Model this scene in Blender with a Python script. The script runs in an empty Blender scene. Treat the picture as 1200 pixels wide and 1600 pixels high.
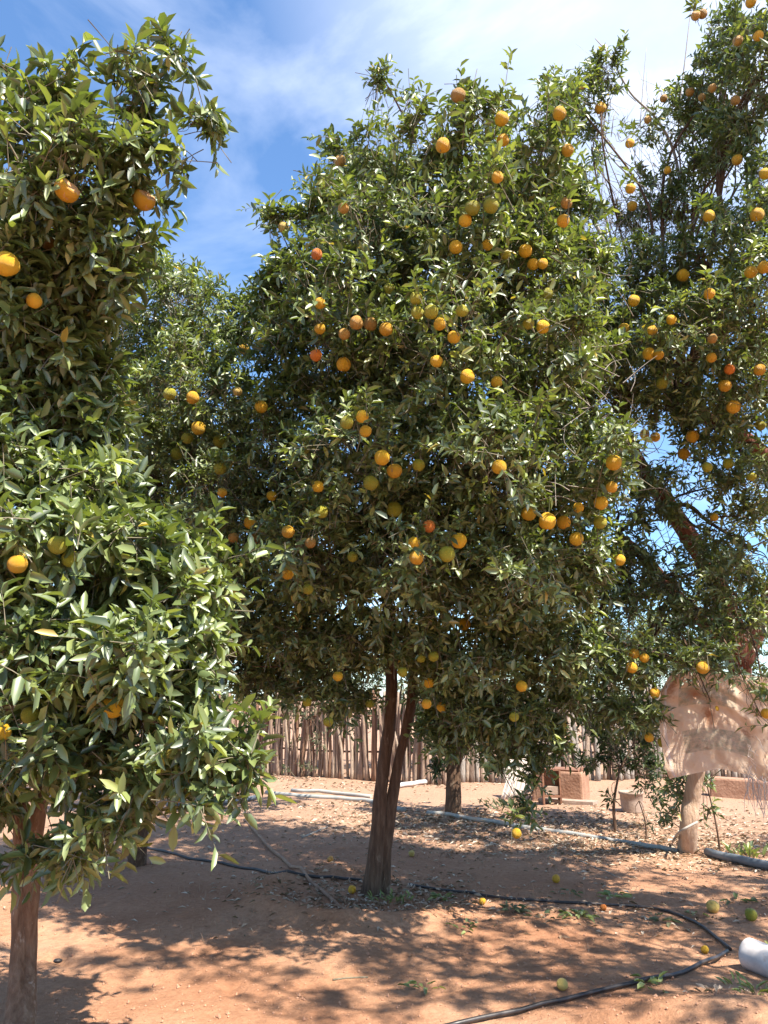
import bpy, math, random
import numpy as np
from mathutils import Vector, Matrix, noise as mnoise

R = math.radians
scn = bpy.context.scene
col = scn.collection
random.seed(7)

# ------------------------------------------------------------------ camera, sky, sun, exposure
F = 1186.0                      # focal length in pixels of the 1200 x 1600 frame
PITCH = R(13.7)
CAM = np.array([0.0, 0.0, 1.5])
cd = bpy.data.cameras.new('camera')
cam = bpy.data.objects.new('camera', cd); col.objects.link(cam)
cam.location = CAM; cam.rotation_euler = (math.pi/2 + PITCH, 0, 0)
cd.sensor_fit = 'VERTICAL'; cd.sensor_height = 24.0; cd.lens = 24.0*F/1600.0
cd.clip_start = 0.05; cd.clip_end = 3000
scn.camera = cam

SUN = Vector((0.40, -0.40, 0.86)).normalized()      # direction towards the sun
SUN_EL = math.asin(SUN.z); SUN_ROT = math.atan2(SUN.x, SUN.y)
sd = bpy.data.lights.new('sun', 'SUN'); sd.energy = 5.0; sd.angle = R(0.53); sd.color = (1.0, 0.93, 0.82)
so = bpy.data.objects.new('sun', sd); col.objects.link(so)
so.rotation_euler = SUN.to_track_quat('Z', 'Y').to_euler(); so.location = (6, -4, 12)

w = bpy.data.worlds.new('World'); scn.world = w; w.use_nodes = True
nt = w.node_tree; nt.nodes.clear()
def nd(t, ty, **kw):
    n = t.nodes.new(ty)
    for k, v in kw.items():
        if hasattr(n, k): setattr(n, k, v)
        else: n.inputs[k.replace('_', ' ')].default_value = v
    return n
out = nd(nt, 'ShaderNodeOutputWorld'); bg = nd(nt, 'ShaderNodeBackground'); bg.inputs[1].default_value = 0.10
sky = nd(nt, 'ShaderNodeTexSky'); sky.sky_type = 'NISHITA'; sky.sun_disc = False
sky.sun_elevation = SUN_EL; sky.sun_rotation = SUN_ROT
sky.altitude = 400; sky.air_density = 1.0; sky.dust_density = 0.6; sky.ozone_density = 3.0
tc = nd(nt, 'ShaderNodeTexCoord'); mp = nd(nt, 'ShaderNodeMapping'); mp.inputs['Scale'].default_value = (1.6, 1.1, 3.2)
mp.inputs['Rotation'].default_value = (0.2, 0.5, 0.6)
ns = nd(nt, 'ShaderNodeTexNoise'); ns.inputs['Scale'].default_value = 1.7; ns.inputs['Detail'].default_value = 8; ns.inputs['Roughness'].default_value = 0.55; ns.inputs['Distortion'].default_value = 0.5
rp = nd(nt, 'ShaderNodeValToRGB'); rp.color_ramp.elements[0].position = 0.46; rp.color_ramp.elements[0].color = (0, 0, 0, 1)
rp.color_ramp.elements[1].position = 0.80; rp.color_ramp.elements[1].color = (0.40, 0.40, 0.40, 1)
# a brighter veil of thin cloud high on the right, and a paler band low down
vd = nd(nt, 'ShaderNodeVectorMath', operation='DOT_PRODUCT'); vdir = Vector((0.36, 0.80, 1.0)).normalized(); vd.inputs[1].default_value = vdir
mr = nd(nt, 'ShaderNodeMapRange'); mr.inputs[1].default_value = 0.91; mr.inputs[2].default_value = 1.0; mr.inputs[3].default_value = 0.0; mr.inputs[4].default_value = 0.55
ml = nd(nt, 'ShaderNodeMath', operation='MULTIPLY_ADD'); 
nn = nd(nt, 'ShaderNodeMath', operation='MULTIPLY_ADD'); nn.inputs[1].default_value = 1.5; nn.inputs[2].default_value = 0.15
mx = nd(nt, 'ShaderNodeMix', data_type='RGBA'); mx.inputs[7].default_value = (7.2, 7.5, 8.2, 1)
tint = nd(nt, 'ShaderNodeMix', data_type='RGBA', blend_type='MULTIPLY'); tint.inputs[0].default_value = 1.0; tint.inputs[7].default_value = (0.90, 1.10, 1.22, 1)
L = nt.links.new
L(tc.outputs['Generated'], mp.inputs[0]); L(mp.outputs[0], ns.inputs[0]); L(ns.outputs['Fac'], rp.inputs[0])
L(tc.outputs['Generated'], vd.inputs[0]); L(vd.outputs['Value'], mr.inputs[0]); L(ns.outputs['Fac'], nn.inputs[0])
L(mr.outputs[0], ml.inputs[0]); L(nn.outputs[0], ml.inputs[1]); L(rp.outputs[0], ml.inputs[2])
L(sky.outputs[0], tint.inputs[6]); L(tint.outputs[2], mx.inputs[6]); L(ml.outputs[0], mx.inputs[0])
L(mx.outputs[2], bg.inputs[0]); L(bg.outputs[0], out.inputs[0])

scn.view_settings.view_transform = 'Standard'; scn.view_settings.look = 'None'
scn.view_settings.exposure = 1.4; scn.view_settings.gamma = 1.0; scn.view_settings.use_curve_mapping = False
scn.cycles.max_bounces = 8; scn.cycles.diffuse_bounces = 3; scn.cycles.glossy_bounces = 2
scn.cycles.transmission_bounces = 4; scn.cycles.transparent_max_bounces = 4
scn.cycles.use_denoising = True
scn.cycles.sample_clamp_indirect = 6

# ------------------------------------------------------------------ picture -> world helpers
_c, _s = math.cos(PITCH), math.sin(PITCH)
def ray(px, py):
    x = (px-600)/F; u = -(py-800)/F
    return np.array([x, _c - u*_s, _s + u*_c])            # per unit of camera depth
def Wp(px, py, Y):
    """the point seen at (px, py) that stands Y metres ahead of the camera"""
    d = ray(px, py); return CAM + d*(Y/d[1])
def depth(p): return (p[1]-CAM[1])*_c + (p[2]-CAM[2])*_s
def proj(P):
    P = np.asarray(P) - CAM
    z = P[..., 1]*_c + P[..., 2]*_s; u = -P[..., 1]*_s + P[..., 2]*_c
    return 600 + F*P[..., 0]/z, 800 - F*u/z, z

def vnoise(x, y, s=0.0):
    return (np.sin(x*1.0+1.3*np.sin(y*0.7+s)+s) + np.sin(y*1.3+1.7*np.sin(x*0.9+2*s)+0.5*s) + np.sin((x+y)*0.8+1.1*np.sin((x-y)*1.2+s)))/3
def flat(px, py):
    d = ray(px, py); t = -CAM[2]/d[2]; return CAM + d*t
C_BASE = flat(588, 1396); A_BASE = flat(30, 1640)
M1 = flat(1200, 1640); HOLE = flat(1134, 1577)
_rd = random.Random(3)
DENTS = [(_rd.uniform(-3, 3.2), _rd.uniform(3.6, 8.5), _rd.uniform(0, 3.14), _rd.uniform(.008, .02)) for _ in range(90)]
def gh(x, y):
    """height of the ground"""
    x = np.asarray(x, float); y = np.asarray(y, float)
    fade = np.exp(-((x**2+(y-6)**2)/900))
    h = 0.022*vnoise(x*1.6, y*1.6, 1) + 0.010*vnoise(x*5.1, y*5.1, 2) + 0.006*vnoise(x*13, y*12, 3) + 0.0035*vnoise(x*29, y*31, 4)
    h = h*np.clip(fade*1.2, 0, 1)
    r = np.hypot(x-C_BASE[0]+0.1, y-C_BASE[1]+0.02); a = np.arctan2(y-C_BASE[1], x-C_BASE[0])
    h = h + 0.085*np.exp(-((r-0.82)/0.13)**2)*np.clip(0.55+0.45*np.cos(a+2.7), 0.05, 1) - 0.03*np.exp(-(r/0.6)**2)
    dx, dy = x-M1[0], y-M1[1]
    h = h + 0.17*np.exp(-(dx/0.42)**2-(dy/0.42)**2) + 0.05*np.exp(-((dx+0.55)/0.3)**2-((dy-0.15)/0.16)**2)
    dx, dy = x-HOLE[0], y-HOLE[1]
    h = h - 0.055*np.exp(-(dx/0.05)**4-(dy/0.10)**4)
    if x.size > 1000:
        for (ex, ey, ea, ed) in DENTS:
            dx, dy = x-ex, y-ey; c_, s_ = math.cos(ea), math.sin(ea); q = ((dx*c_+dy*s_)/.13)**2+((-dx*s_+dy*c_)/.055)**2
            h = h + ed*(-np.exp(-q*q) + .45*np.exp(-(q-1.9)**2*1.5))
    # a low bank beside the pipes
    h = h + 0.05*np.exp(-((y-10.2-0.25*x)/0.6)**2)*np.exp(-((x-1)/5)**2)
    return h
def G(px, py, dz=0.0):
    p = flat(px, py)
    for _ in range(3):
        d = ray(px, py); t = (float(gh(p[0], p[1]))-CAM[2])/d[2]; p = CAM + d*t
    p[2] += dz; return p

# ------------------------------------------------------------------ materials
def mat(name):
    m = bpy.data.materials.new(name); m.use_nodes = True
    t = m.node_tree; b = t.nodes['Principled BSDF']; return m, t, b
def ramp(t, stops):
    r = nd(t, 'ShaderNodeValToRGB'); e = r.color_ramp.elements
    while len(e) < len(stops): e.new(0.5)
    for k, (p, c) in enumerate(stops): e[k].position = p; e[k].color = (*c, 1)
    return r
def simple(name, stops, scale=6, rough=0.7, bump=0.2, bscale=40, stretch=(1, 1, 1), coord='Object', spec=0.4, dist=0.01, metallic=0, transl=None):
    m, t, b = mat(name); l = t.links.new
    tc = nd(t, 'ShaderNodeTexCoord'); mp = nd(t, 'ShaderNodeMapping'); mp.inputs['Scale'].default_value = stretch
    n = nd(t, 'ShaderNodeTexNoise'); n.inputs['Scale'].default_value = scale; n.inputs['Detail'].default_value = 8; n.inputs['Roughness'].default_value = 0.62
    r = ramp(t, stops); l(tc.outputs[coord], mp.inputs[0]); l(mp.outputs[0], n.inputs[0]); l(n.outputs['Fac'], r.inputs[0]); l(r.outputs[0], b.inputs['Base Color'])
    n2 = nd(t, 'ShaderNodeTexNoise'); n2.inputs['Scale'].default_value = bscale; n2.inputs['Detail'].default_value = 6
    bp = nd(t, 'ShaderNodeBump'); bp.inputs['Strength'].default_value = bump; bp.inputs['Distance'].default_value = dist
    l(mp.outputs[0], n2.inputs[0]); l(n2.outputs['Fac'], bp.inputs['Height']); l(bp.outputs[0], b.inputs['Normal'])
    b.inputs['Roughness'].default_value = rough; b.inputs['Specular IOR Level'].default_value = spec; b.inputs['Metallic'].default_value = metallic
    return m

def leaf_mat(name, stops, tcol, tfac=0.35, rough=0.36, spec=0.55):
    m, t, b = mat(name); l = t.links.new
    at = nd(t, 'ShaderNodeAttribute'); at.attribute_name = 'tint'
    r = ramp(t, stops); l(at.outputs['Fac'], r.inputs[0])
    geo = nd(t, 'ShaderNodeNewGeometry')
    under = nd(t, 'ShaderNodeMix', data_type='RGBA'); l(geo.outputs['Backfacing'], under.inputs[0]); l(r.outputs[0], under.inputs[6])
    pale = nd(t, 'ShaderNodeMix', data_type='RGBA'); pale.inputs[0].default_value = 0.5; l(r.outputs[0], pale.inputs[6]); pale.inputs[7].default_value = (0.075, 0.115, 0.045, 1)
    l(pale.outputs[2], under.inputs[7]); l(under.outputs[2], b.inputs['Base Color'])
    b.inputs['Roughness'].default_value = rough; b.inputs['Specular IOR Level'].default_value = spec; b.inputs['IOR'].default_value = 1.55 if spec >= 1 else 1.45
    tr = nd(t, 'ShaderNodeBsdfTranslucent'); tm = nd(t, 'ShaderNodeMix', data_type='RGBA', blend_type='MULTIPLY')
    tm.inputs[0].default_value = 1; l(r.outputs[0], tm.inputs[6]); tm.inputs[7].default_value = (*tcol, 1); l(tm.outputs[2], tr.inputs[0])
    mx = nd(t, 'ShaderNodeMixShader'); mx.inputs[0].default_value = tfac
    l(b.outputs[0], mx.inputs[1]); l(tr.outputs[0], mx.inputs[2]); l(mx.outputs[0], t.nodes['Material Output'].inputs[0])
    return m
MLEAF = leaf_mat('citrus_leaf', [(0, (0.050, 0.075, 0.022)), (0.45, (0.130, 0.175, 0.052)), (0.8, (0.245, 0.290, 0.092)), (0.97, (0.36, 0.40, 0.14)), (1.0, (0.38, 0.29, 0.06))], (2.0, 2.0, 0.7), 0.22, 0.46, 1.0)
MLEAFD = leaf_mat('dull_leaf', [(0, (0.028, 0.048, 0.022)), (0.6, (0.055, 0.080, 0.035)), (1.0, (0.13, 0.15, 0.07))], (2.4, 2.4, 1.5), 0.3, 0.5, 0.4)
MLEAFG = leaf_mat('grey_leaf', [(0, (0.06, 0.075, 0.04)), (0.6, (0.11, 0.13, 0.07)), (1.0, (0.22, 0.21, 0.13))], (1.8, 1.8, 1.3), 0.3, 0.6, 0.3)
MDRY = leaf_mat('dry_leaf', [(0, (0.20, 0.11, 0.06)), (0.3, (0.34, 0.22, 0.14)), (0.65, (0.47, 0.35, 0.25)), (1.0, (0.62, 0.53, 0.42))], (1, 1, 1), 0.15, 0.75, 0.2)
MTWIG = simple('twig_bark', [(0.3, (0.10, 0.085, 0.05)), (0.7, (0.22, 0.19, 0.13))], 20, 0.8, 0.1)
MSHOOT = None
MDEAD = simple('dead_twig', [(0.3, (0.22, 0.19, 0.16)), (0.7, (0.42, 0.38, 0.33))], 20, 0.85, 0.1)

def bark(name, stops, streak, amount):
    m, t, b = mat(name); l = t.links.new
    tc = nd(t, 'ShaderNodeTexCoord'); mp = nd(t, 'ShaderNodeMapping'); mp.inputs['Scale'].default_value = (1, 1, 0.16)
    n = nd(t, 'ShaderNodeTexNoise'); n.inputs['Scale'].default_value = 38; n.inputs['Detail'].default_value = 9; n.inputs['Roughness'].default_value = 0.65
    r = ramp(t, stops); l(tc.outputs['Object'], mp.inputs[0]); l(mp.outputs[0], n.inputs[0]); l(n.outputs['Fac'], r.inputs[0])
    n3 = nd(t, 'ShaderNodeTexNoise'); n3.inputs['Scale'].default_value = 14; n3.inputs['Detail'].default_value = 6; n3.inputs['Roughness'].default_value = 0.7
    mp3 = nd(t, 'ShaderNodeMapping'); mp3.inputs['Scale'].default_value = (1, 1, 0.4); l(tc.outputs['Object'], mp3.inputs[0]); l(mp3.outputs[0], n3.inputs[0])
    r3 = ramp(t, [(0.60, (0, 0, 0)), (0.70, (amount,)*3)]); l(n3.outputs['Fac'], r3.inputs[0])
    mx = nd(t, 'ShaderNodeMix', data_type='RGBA'); l(r3.outputs[0], mx.inputs[0]); l(r.outputs[0], mx.inputs[6]); mx.inputs[7].default_value = (*streak, 1)
    l(mx.outputs[2], b.inputs['Base Color'])
    ad = nd(t, 'ShaderNodeMath', operation='ADD'); l(n.outputs['Fac'], ad.inputs[0]); l(n3.outputs['Fac'], ad.inputs[1])
    bp = nd(t, 'ShaderNodeBump'); bp.inputs['Strength'].default_value = 1.0; bp.inputs['Distance'].default_value = 0.02; l(ad.outputs[0], bp.inputs['Height']); l(bp.outputs[0], b.inputs['Normal'])
    b.inputs['Roughness'].default_value = 0.85; b.inputs['Specular IOR Level'].default_value = 0.25
    return m
MBARK = bark('brown_bark', [(0.25, (0.050, 0.028, 0.018)), (0.5, (0.110, 0.064, 0.040)), (0.75, (0.20, 0.13, 0.085))], (0.36, 0.28, 0.20), 0.6)
MBARKL = bark('tan_bark', [(0.25, (0.09, 0.048, 0.028)), (0.5, (0.185, 0.110, 0.068)), (0.75, (0.31, 0.21, 0.14))], (0.48, 0.40, 0.32), 0.8)
MBARKR = bark('red_bark', [(0.25, (0.08, 0.030, 0.020)), (0.5, (0.17, 0.065, 0.042)), (0.75, (0.26, 0.12, 0.08))], (0.30, 0.20, 0.15), 0.5)
MBARKG = bark('pale_bark', [(0.25, (0.34, 0.22, 0.15)), (0.5, (0.46, 0.31, 0.21)), (0.75, (0.55, 0.40, 0.30))], (0.6, 0.5, 0.4), 0.4)
MSTAKE = [bark('stake_wood_%d' % k, [(0.25, tuple(0.55*x for x in c)), (0.55, c), (0.8, tuple(min(1, 1.35*x) for x in c))], tuple(min(1, 1.5*x) for x in c), 0.5)
          for k, c in enumerate([(0.30, 0.21, 0.155), (0.38, 0.29, 0.22), (0.22, 0.125, 0.08), (0.32, 0.28, 0.24), (0.17, 0.12, 0.09)])]

def fruit_mat(name, c1, c2):
    m, t, b = mat(name); l = t.links.new
    tc = nd(t, 'ShaderNodeTexCoord'); oi = nd(t, 'ShaderNodeObjectInfo')
    ofs = nd(t, 'ShaderNodeVectorMath', operation='ADD'); l(tc.outputs['Object'], ofs.inputs[0]); l(oi.outputs['Random'], ofs.inputs[1])
    n = nd(t, 'ShaderNodeTexNoise'); n.inputs['Scale'].default_value = 14; n.inputs['Detail'].default_value = 5; l(ofs.outputs[0], n.inputs[0])
    r = ramp(t, [(0.36, c1), (0.66, c2)]); l(n.outputs['Fac'], r.inputs[0])
    n3 = nd(t, 'ShaderNodeTexNoise'); n3.inputs['Scale'].default_value = 60; n3.inputs['Detail'].default_value = 4; l(ofs.outputs[0], n3.inputs[0])
    r3 = ramp(t, [(0.60, (0, 0, 0)), (0.72, (0.6,)*3)]); l(n3.outputs['Fac'], r3.inputs[0])
    hs = nd(t, 'ShaderNodeHueSaturation'); mrr = nd(t, 'ShaderNodeMapRange'); mrr.inputs[3].default_value = 0.75; mrr.inputs[4].default_value = 1.15
    l(oi.outputs['Random'], mrr.inputs[0]); l(mrr.outputs[0], hs.inputs['Value']); l(r.outputs[0], hs.inputs['Color'])
    mx = nd(t, 'ShaderNodeMix', data_type='RGBA'); l(r3.outputs[0], mx.inputs[0]); l(hs.outputs[0], mx.inputs[6]); mx.inputs[7].default_value = (0.20, 0.12, 0.03, 1)
    l(mx.outputs[2], b.inputs['Base Color'])
    v = nd(t, 'ShaderNodeTexVoronoi'); v.inputs['Scale'].default_value = 420; l(tc.outputs['Object'], v.inputs[0])
    ad = nd(t, 'ShaderNodeMath', operation='MULTIPLY_ADD'); l(n3.outputs['Fac'], ad.inputs[0]); ad.inputs[1].default_value = 1.2; l(v.outputs['Distance'], ad.inputs[2])
    bp = nd(t, 'ShaderNodeBump'); bp.inputs['Strength'].default_value = 0.7; bp.inputs['Distance'].default_value = 0.004; l(ad.outputs[0], bp.inputs['Height']); l(bp.outputs[0], b.inputs['Normal'])
    b.inputs['Roughness'].default_value = 0.48; b.inputs['Subsurface Weight'].default_value = 0.06; b.inputs['Subsurface Radius'].default_value = (0.02, 0.01, 0.004)
    b.inputs['Specular IOR Level'].default_value = 0.4
    return m
FM = {'o': fruit_mat('orange_peel', (0.72, 0.34, 0.02), (0.68, 0.41, 0.03)), 'y': fruit_mat('yellow_peel', (0.72, 0.44, 0.02), (0.68, 0.36, 0.02)),
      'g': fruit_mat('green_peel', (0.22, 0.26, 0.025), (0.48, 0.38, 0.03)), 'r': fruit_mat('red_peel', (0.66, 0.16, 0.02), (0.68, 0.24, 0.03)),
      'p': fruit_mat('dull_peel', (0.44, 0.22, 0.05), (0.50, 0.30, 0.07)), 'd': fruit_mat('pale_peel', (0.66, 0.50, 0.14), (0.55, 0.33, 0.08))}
MPULP = simple('dry_pulp', [(0.3, (0.55, 0.22, 0.05)), (0.7, (0.62, 0.42, 0.22))], 60, 0.7, 0.5, 120)
MCALYX = simple('calyx_green', [(0.3, (0.07, 0.09, 0.03)), (0.7, (0.14, 0.15, 0.06))], 60, 0.7, 0.1)

# ground: red sand, paler dust, darker damp soil, crumbs
def ground_mat():
    m, t, b = mat('red_sand'); l = t.links.new
    tc = nd(t, 'ShaderNodeTexCoord')
    def nz(s, d=8, ro=0.6):
        n = nd(t, 'ShaderNodeTexNoise'); n.inputs['Scale'].default_value = s; n.inputs['Detail'].default_value = d; n.inputs['Roughness'].default_value = ro; l(tc.outputs['Object'], n.inputs[0]); return n
    a = nz(0.7); r = ramp(t, [(0.30, (0.29, 0.132, 0.070)), (0.5, (0.40, 0.208, 0.118)), (0.72, (0.48, 0.290, 0.185))]); l(a.outputs['Fac'], r.inputs[0])
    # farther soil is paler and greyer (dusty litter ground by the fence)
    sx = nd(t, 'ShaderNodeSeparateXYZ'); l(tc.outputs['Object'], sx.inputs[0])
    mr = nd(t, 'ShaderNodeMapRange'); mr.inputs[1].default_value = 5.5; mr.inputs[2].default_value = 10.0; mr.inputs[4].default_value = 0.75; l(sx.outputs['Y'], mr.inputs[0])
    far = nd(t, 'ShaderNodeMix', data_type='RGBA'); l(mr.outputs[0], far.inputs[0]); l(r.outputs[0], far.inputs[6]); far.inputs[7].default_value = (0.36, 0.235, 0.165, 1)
    f = nz(26, 10, 0.7); rf = ramp(t, [(0.30, (0.74, 0.72, 0.70)), (0.55, (1, 1, 1)), (0.8, (1.16, 1.15, 1.13))]); l(f.outputs['Fac'], rf.inputs[0])
    m2 = nd(t, 'ShaderNodeMix', data_type='RGBA', blend_type='MULTIPLY'); m2.inputs[0].default_value = 1; l(far.outputs[2], m2.inputs[6]); l(rf.outputs[0], m2.inputs[7])
    sp = nz(150, 3, 0.5); rs = ramp(t, [(0.66, (0, 0, 0)), (0.72, (0.6,)*3)]); l(sp.outputs['Fac'], rs.inputs[0])
    m3 = nd(t, 'ShaderNodeMix', data_type='RGBA'); l(rs.outputs[0], m3.inputs[0]); l(m2.outputs[2], m3.inputs[6]); m3.inputs[7].default_value = (0.12, 0.065, 0.04, 1)
    l(m3.outputs[2], b.inputs['Base Color'])
    g = nz(9, 10, 0.68); h = nz(70, 8, 0.7)
    ad = nd(t, 'ShaderNodeMath', operation='MULTIPLY_ADD'); l(h.outputs['Fac'], ad.inputs[0]); ad.inputs[1].default_value = 0.35; l(g.outputs['Fac'], ad.inputs[2])
    bp = nd(t, 'ShaderNodeBump'); bp.inputs['Strength'].default_value = 0.9; bp.inputs['Distance'].default_value = 0.035; l(ad.outputs[0], bp.inputs['Height']); l(bp.outputs[0], b.inputs['Normal'])
    b.inputs['Roughness'].default_value = 0.95; b.inputs['Specular IOR Level'].default_value = 0.12
    return m

# ------------------------------------------------------------------ mesh helpers
def mesh_np(name, V, faces_flat, counts, mats, midx=None, smooth=True, tint=None):
    me = bpy.data.meshes.new(name)
    V = np.asarray(V, np.float32); faces_flat = np.asarray(faces_flat, np.int32); counts = np.asarray(counts, np.int32)
    me.vertices.add(len(V)); me.vertices.foreach_set('co', V.ravel())
    me.loops.add(len(faces_flat)); me.loops.foreach_set('vertex_index', faces_flat)
    me.polygons.add(len(counts)); st = np.zeros(len(counts), np.int32); st[1:] = np.cumsum(counts)[:-1]
    me.polygons.foreach_set('loop_start', st); me.polygons.foreach_set('loop_total', counts)
    for m in mats: me.materials.append(m)
    if midx is not None: me.polygons.foreach_set('material_index', np.asarray(midx, np.int32))
    me.polygons.foreach_set('use_smooth', np.full(len(counts), smooth, bool))
    if tint is not None:
        a = me.attributes.new('tint', 'FLOAT', 'POINT'); a.data.foreach_set('value', np.asarray(tint, np.float32))
    me.update(calc_edges=True); me.validate()
    return me
def link(name, me, parent=None, loc=None):
    o = bpy.data.objects.new(name, me); col.objects.link(o)
    if parent is not None:
        o.parent = parent; o.location = -Vector(parent.location) if loc is None else Vector(loc)
    elif loc is not None: o.location = loc
    return o
def tag(o, label=None, cat=None, group=None, kind=None):
    if label: o['label'] = label
    if cat: o['category'] = cat
    if group: o['group'] = group
    if kind: o['kind'] = kind
    return o
def thing(name, label, cat, loc, group=None):
    o = bpy.data.objects.new(name, None); col.objects.link(o); o.location = Vector(loc); o.empty_display_size = 0.2
    return tag(o, label, cat, group)

class MB:
    """collects tubes and boxes (world coordinates) for one mesh"""
    def __init__(s): s.v = []; s.f = []; s.m = []; s.sm = []
    def tube(s, pts, rads, seg=8, mi=0, flute=0.0, lobes=3, seed=0, cap=True):
        pts = [np.array(p, float) for p in pts]; b0 = len(s.v); n = len(pts)
        up = np.array([0.0, 0.0, 1.0]); prev = None
        for i, p in enumerate(pts):
            d = pts[min(i+1, n-1)] - pts[max(i-1, 0)]; d = d/(np.linalg.norm(d)+1e-9)
            if prev is None:
                a = np.cross(d, np.array([0, 1.0, 0.05]) if abs(d[1]) < 0.9 else np.array([1.0, 0, 0])); 
            else: a = prev - d*np.dot(prev, d)
            a = a/(np.linalg.norm(a)+1e-9); prev = a; b = np.cross(d, a)
            for k in range(seg):
                t = 2*math.pi*k/seg
                rr = rads[i]*(1 + flute*(0.6*math.cos(lobes*t+seed+0.35*i) + 0.4*math.cos((lobes+2)*t+2*seed-0.2*i) + 0.3*math.sin(i*0.9+seed+t)))
                s.v.append(p + (a*math.cos(t)+b*math.sin(t))*rr)
        for i in range(n-1):
            for k in range(seg):
                k2 = (k+1) % seg
                s.f.append((b0+i*seg+k, b0+i*seg+k2, b0+(i+1)*seg+k2, b0+(i+1)*seg+k)); s.m.append(mi); s.sm.append(True)
        if cap:
            s.f.append(tuple(b0+k for k in range(seg))[::-1]); s.m.append(mi); s.sm.append(False)
            s.f.append(tuple(b0+(n-1)*seg+k for k in range(seg))); s.m.append(mi); s.sm.append(False)
    def box(s, c, size, rot=0.0, mi=0, jitter=0.0):
        b0 = len(s.v); cr, sr = math.cos(rot), math.sin(rot)
        for dx in (-.5, .5):
            for dy in (-.5, .5):
                for dz in (-.5, .5):
                    x, y, z = dx*size[0], dy*size[1], dz*size[2]
                    s.v.append(np.array([c[0]+x*cr-y*sr, c[1]+x*sr+y*cr, c[2]+z]) + np.array([random.uniform(-jitter, jitter) for _ in range(3)]))
        for q in ((0, 1, 3, 2), (4, 6, 7, 5), (0, 4, 5, 1), (2, 3, 7, 6), (0, 2, 6, 4), (1, 5, 7, 3)):
            s.f.append(tuple(b0+i for i in q)); s.m.append(mi); s.sm.append(False)
    def mesh(s, name, mats):
        me = mesh_np(name, s.v, [i for f in s.f for i in f], [len(f) for f in s.f], mats, s.m)
        me.polygons.foreach_set('use_smooth', s.sm); return me
    def build(s, name, mats, parent=None, org=None):
        if org is not None:
            s.v = [v-np.asarray(org) for v in s.v]
            o = link(name, s.mesh(name, mats), parent, None if parent is None else Vector(org)-Vector(parent.location))
            if parent is None: o.location = Vector(org)
            return o
        return link(name, s.mesh(name, mats), parent)

def spline(pts, n=6):
    P = [np.array(p, float) for p in pts]; P = [2*P[0]-P[1]] + P + [2*P[-1]-P[-2]]; o = []
    for i in range(1, len(P)-2):
        for k in range(n):
            t = k/n
            o.append(0.5*((2*P[i]) + (-P[i-1]+P[i+1])*t + (2*P[i-1]-5*P[i]+4*P[i+1]-P[i+2])*t*t + (-P[i-1]+3*P[i]-3*P[i+1]+P[i+2])*t**3))
    o.append(P[-2]); return o

# ------------------------------------------------------------------ leaves
TV = np.array([[0, 0, 0], [.30, .84, .13], [.32, 0, -.03], [.30, -.78, .11], [.72, .74, .08], [.72, 0, -.05], [.68, -.78, .07], [1, 0.05, -.04]])
def leaves_arrays(P, D, N, Ln, Wd, curl, lod):
    """P base points, D directions, N blade normals; returns V (n*k,3), flat faces, counts"""
    n = len(P)
    D = D/np.linalg.norm(D, axis=1, keepdims=True)
    S = np.cross(D, N); S /= np.linalg.norm(S, axis=1, keepdims=True)+1e-9; N = np.cross(S, D)
    if lod == 0: T = TV; F_ = [(0, 1, 2), (0, 2, 3), (1, 4, 5, 2), (2, 5, 6, 3), (4, 7, 5), (5, 7, 6)]
    elif lod == 1: T = np.array([[0, 0, 0], [.42, .85, .12], [.48, 0, -.04], [.42, -.85, .12], [1, 0, -.05]]); F_ = [(0, 1, 2), (0, 2, 3), (1, 4, 2), (2, 4, 3)]
    else: T = np.array([[0, 0, 0], [.45, .9, .1], [1, 0, -.02], [.45, -.9, .1]]); F_ = [(0, 1, 2), (0, 2, 3)]
    k = len(T)
    V = (P[:, None, :] + D[:, None, :]*(T[None, :, 0:1]*Ln[:, None, None]) + S[:, None, :]*(T[None, :, 1:2]*Wd[:, None, None]*0.5)
         + N[:, None, :]*((T[None, :, 2:3]-curl[:, None, None]*T[None, :, 0:1]**2)*Ln[:, None, None]))
    base = (np.arange(n)*k)[:, None]
    ff = np.array([i for f in F_ for i in f])[None, :] + base
    cc = np.tile(np.array([len(f) for f in F_]), n)
    return V.reshape(-1, 3), ff.ravel(), cc, k

def unit(a): return a/(np.linalg.norm(a, axis=-1, keepdims=True)+1e-9)

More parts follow.
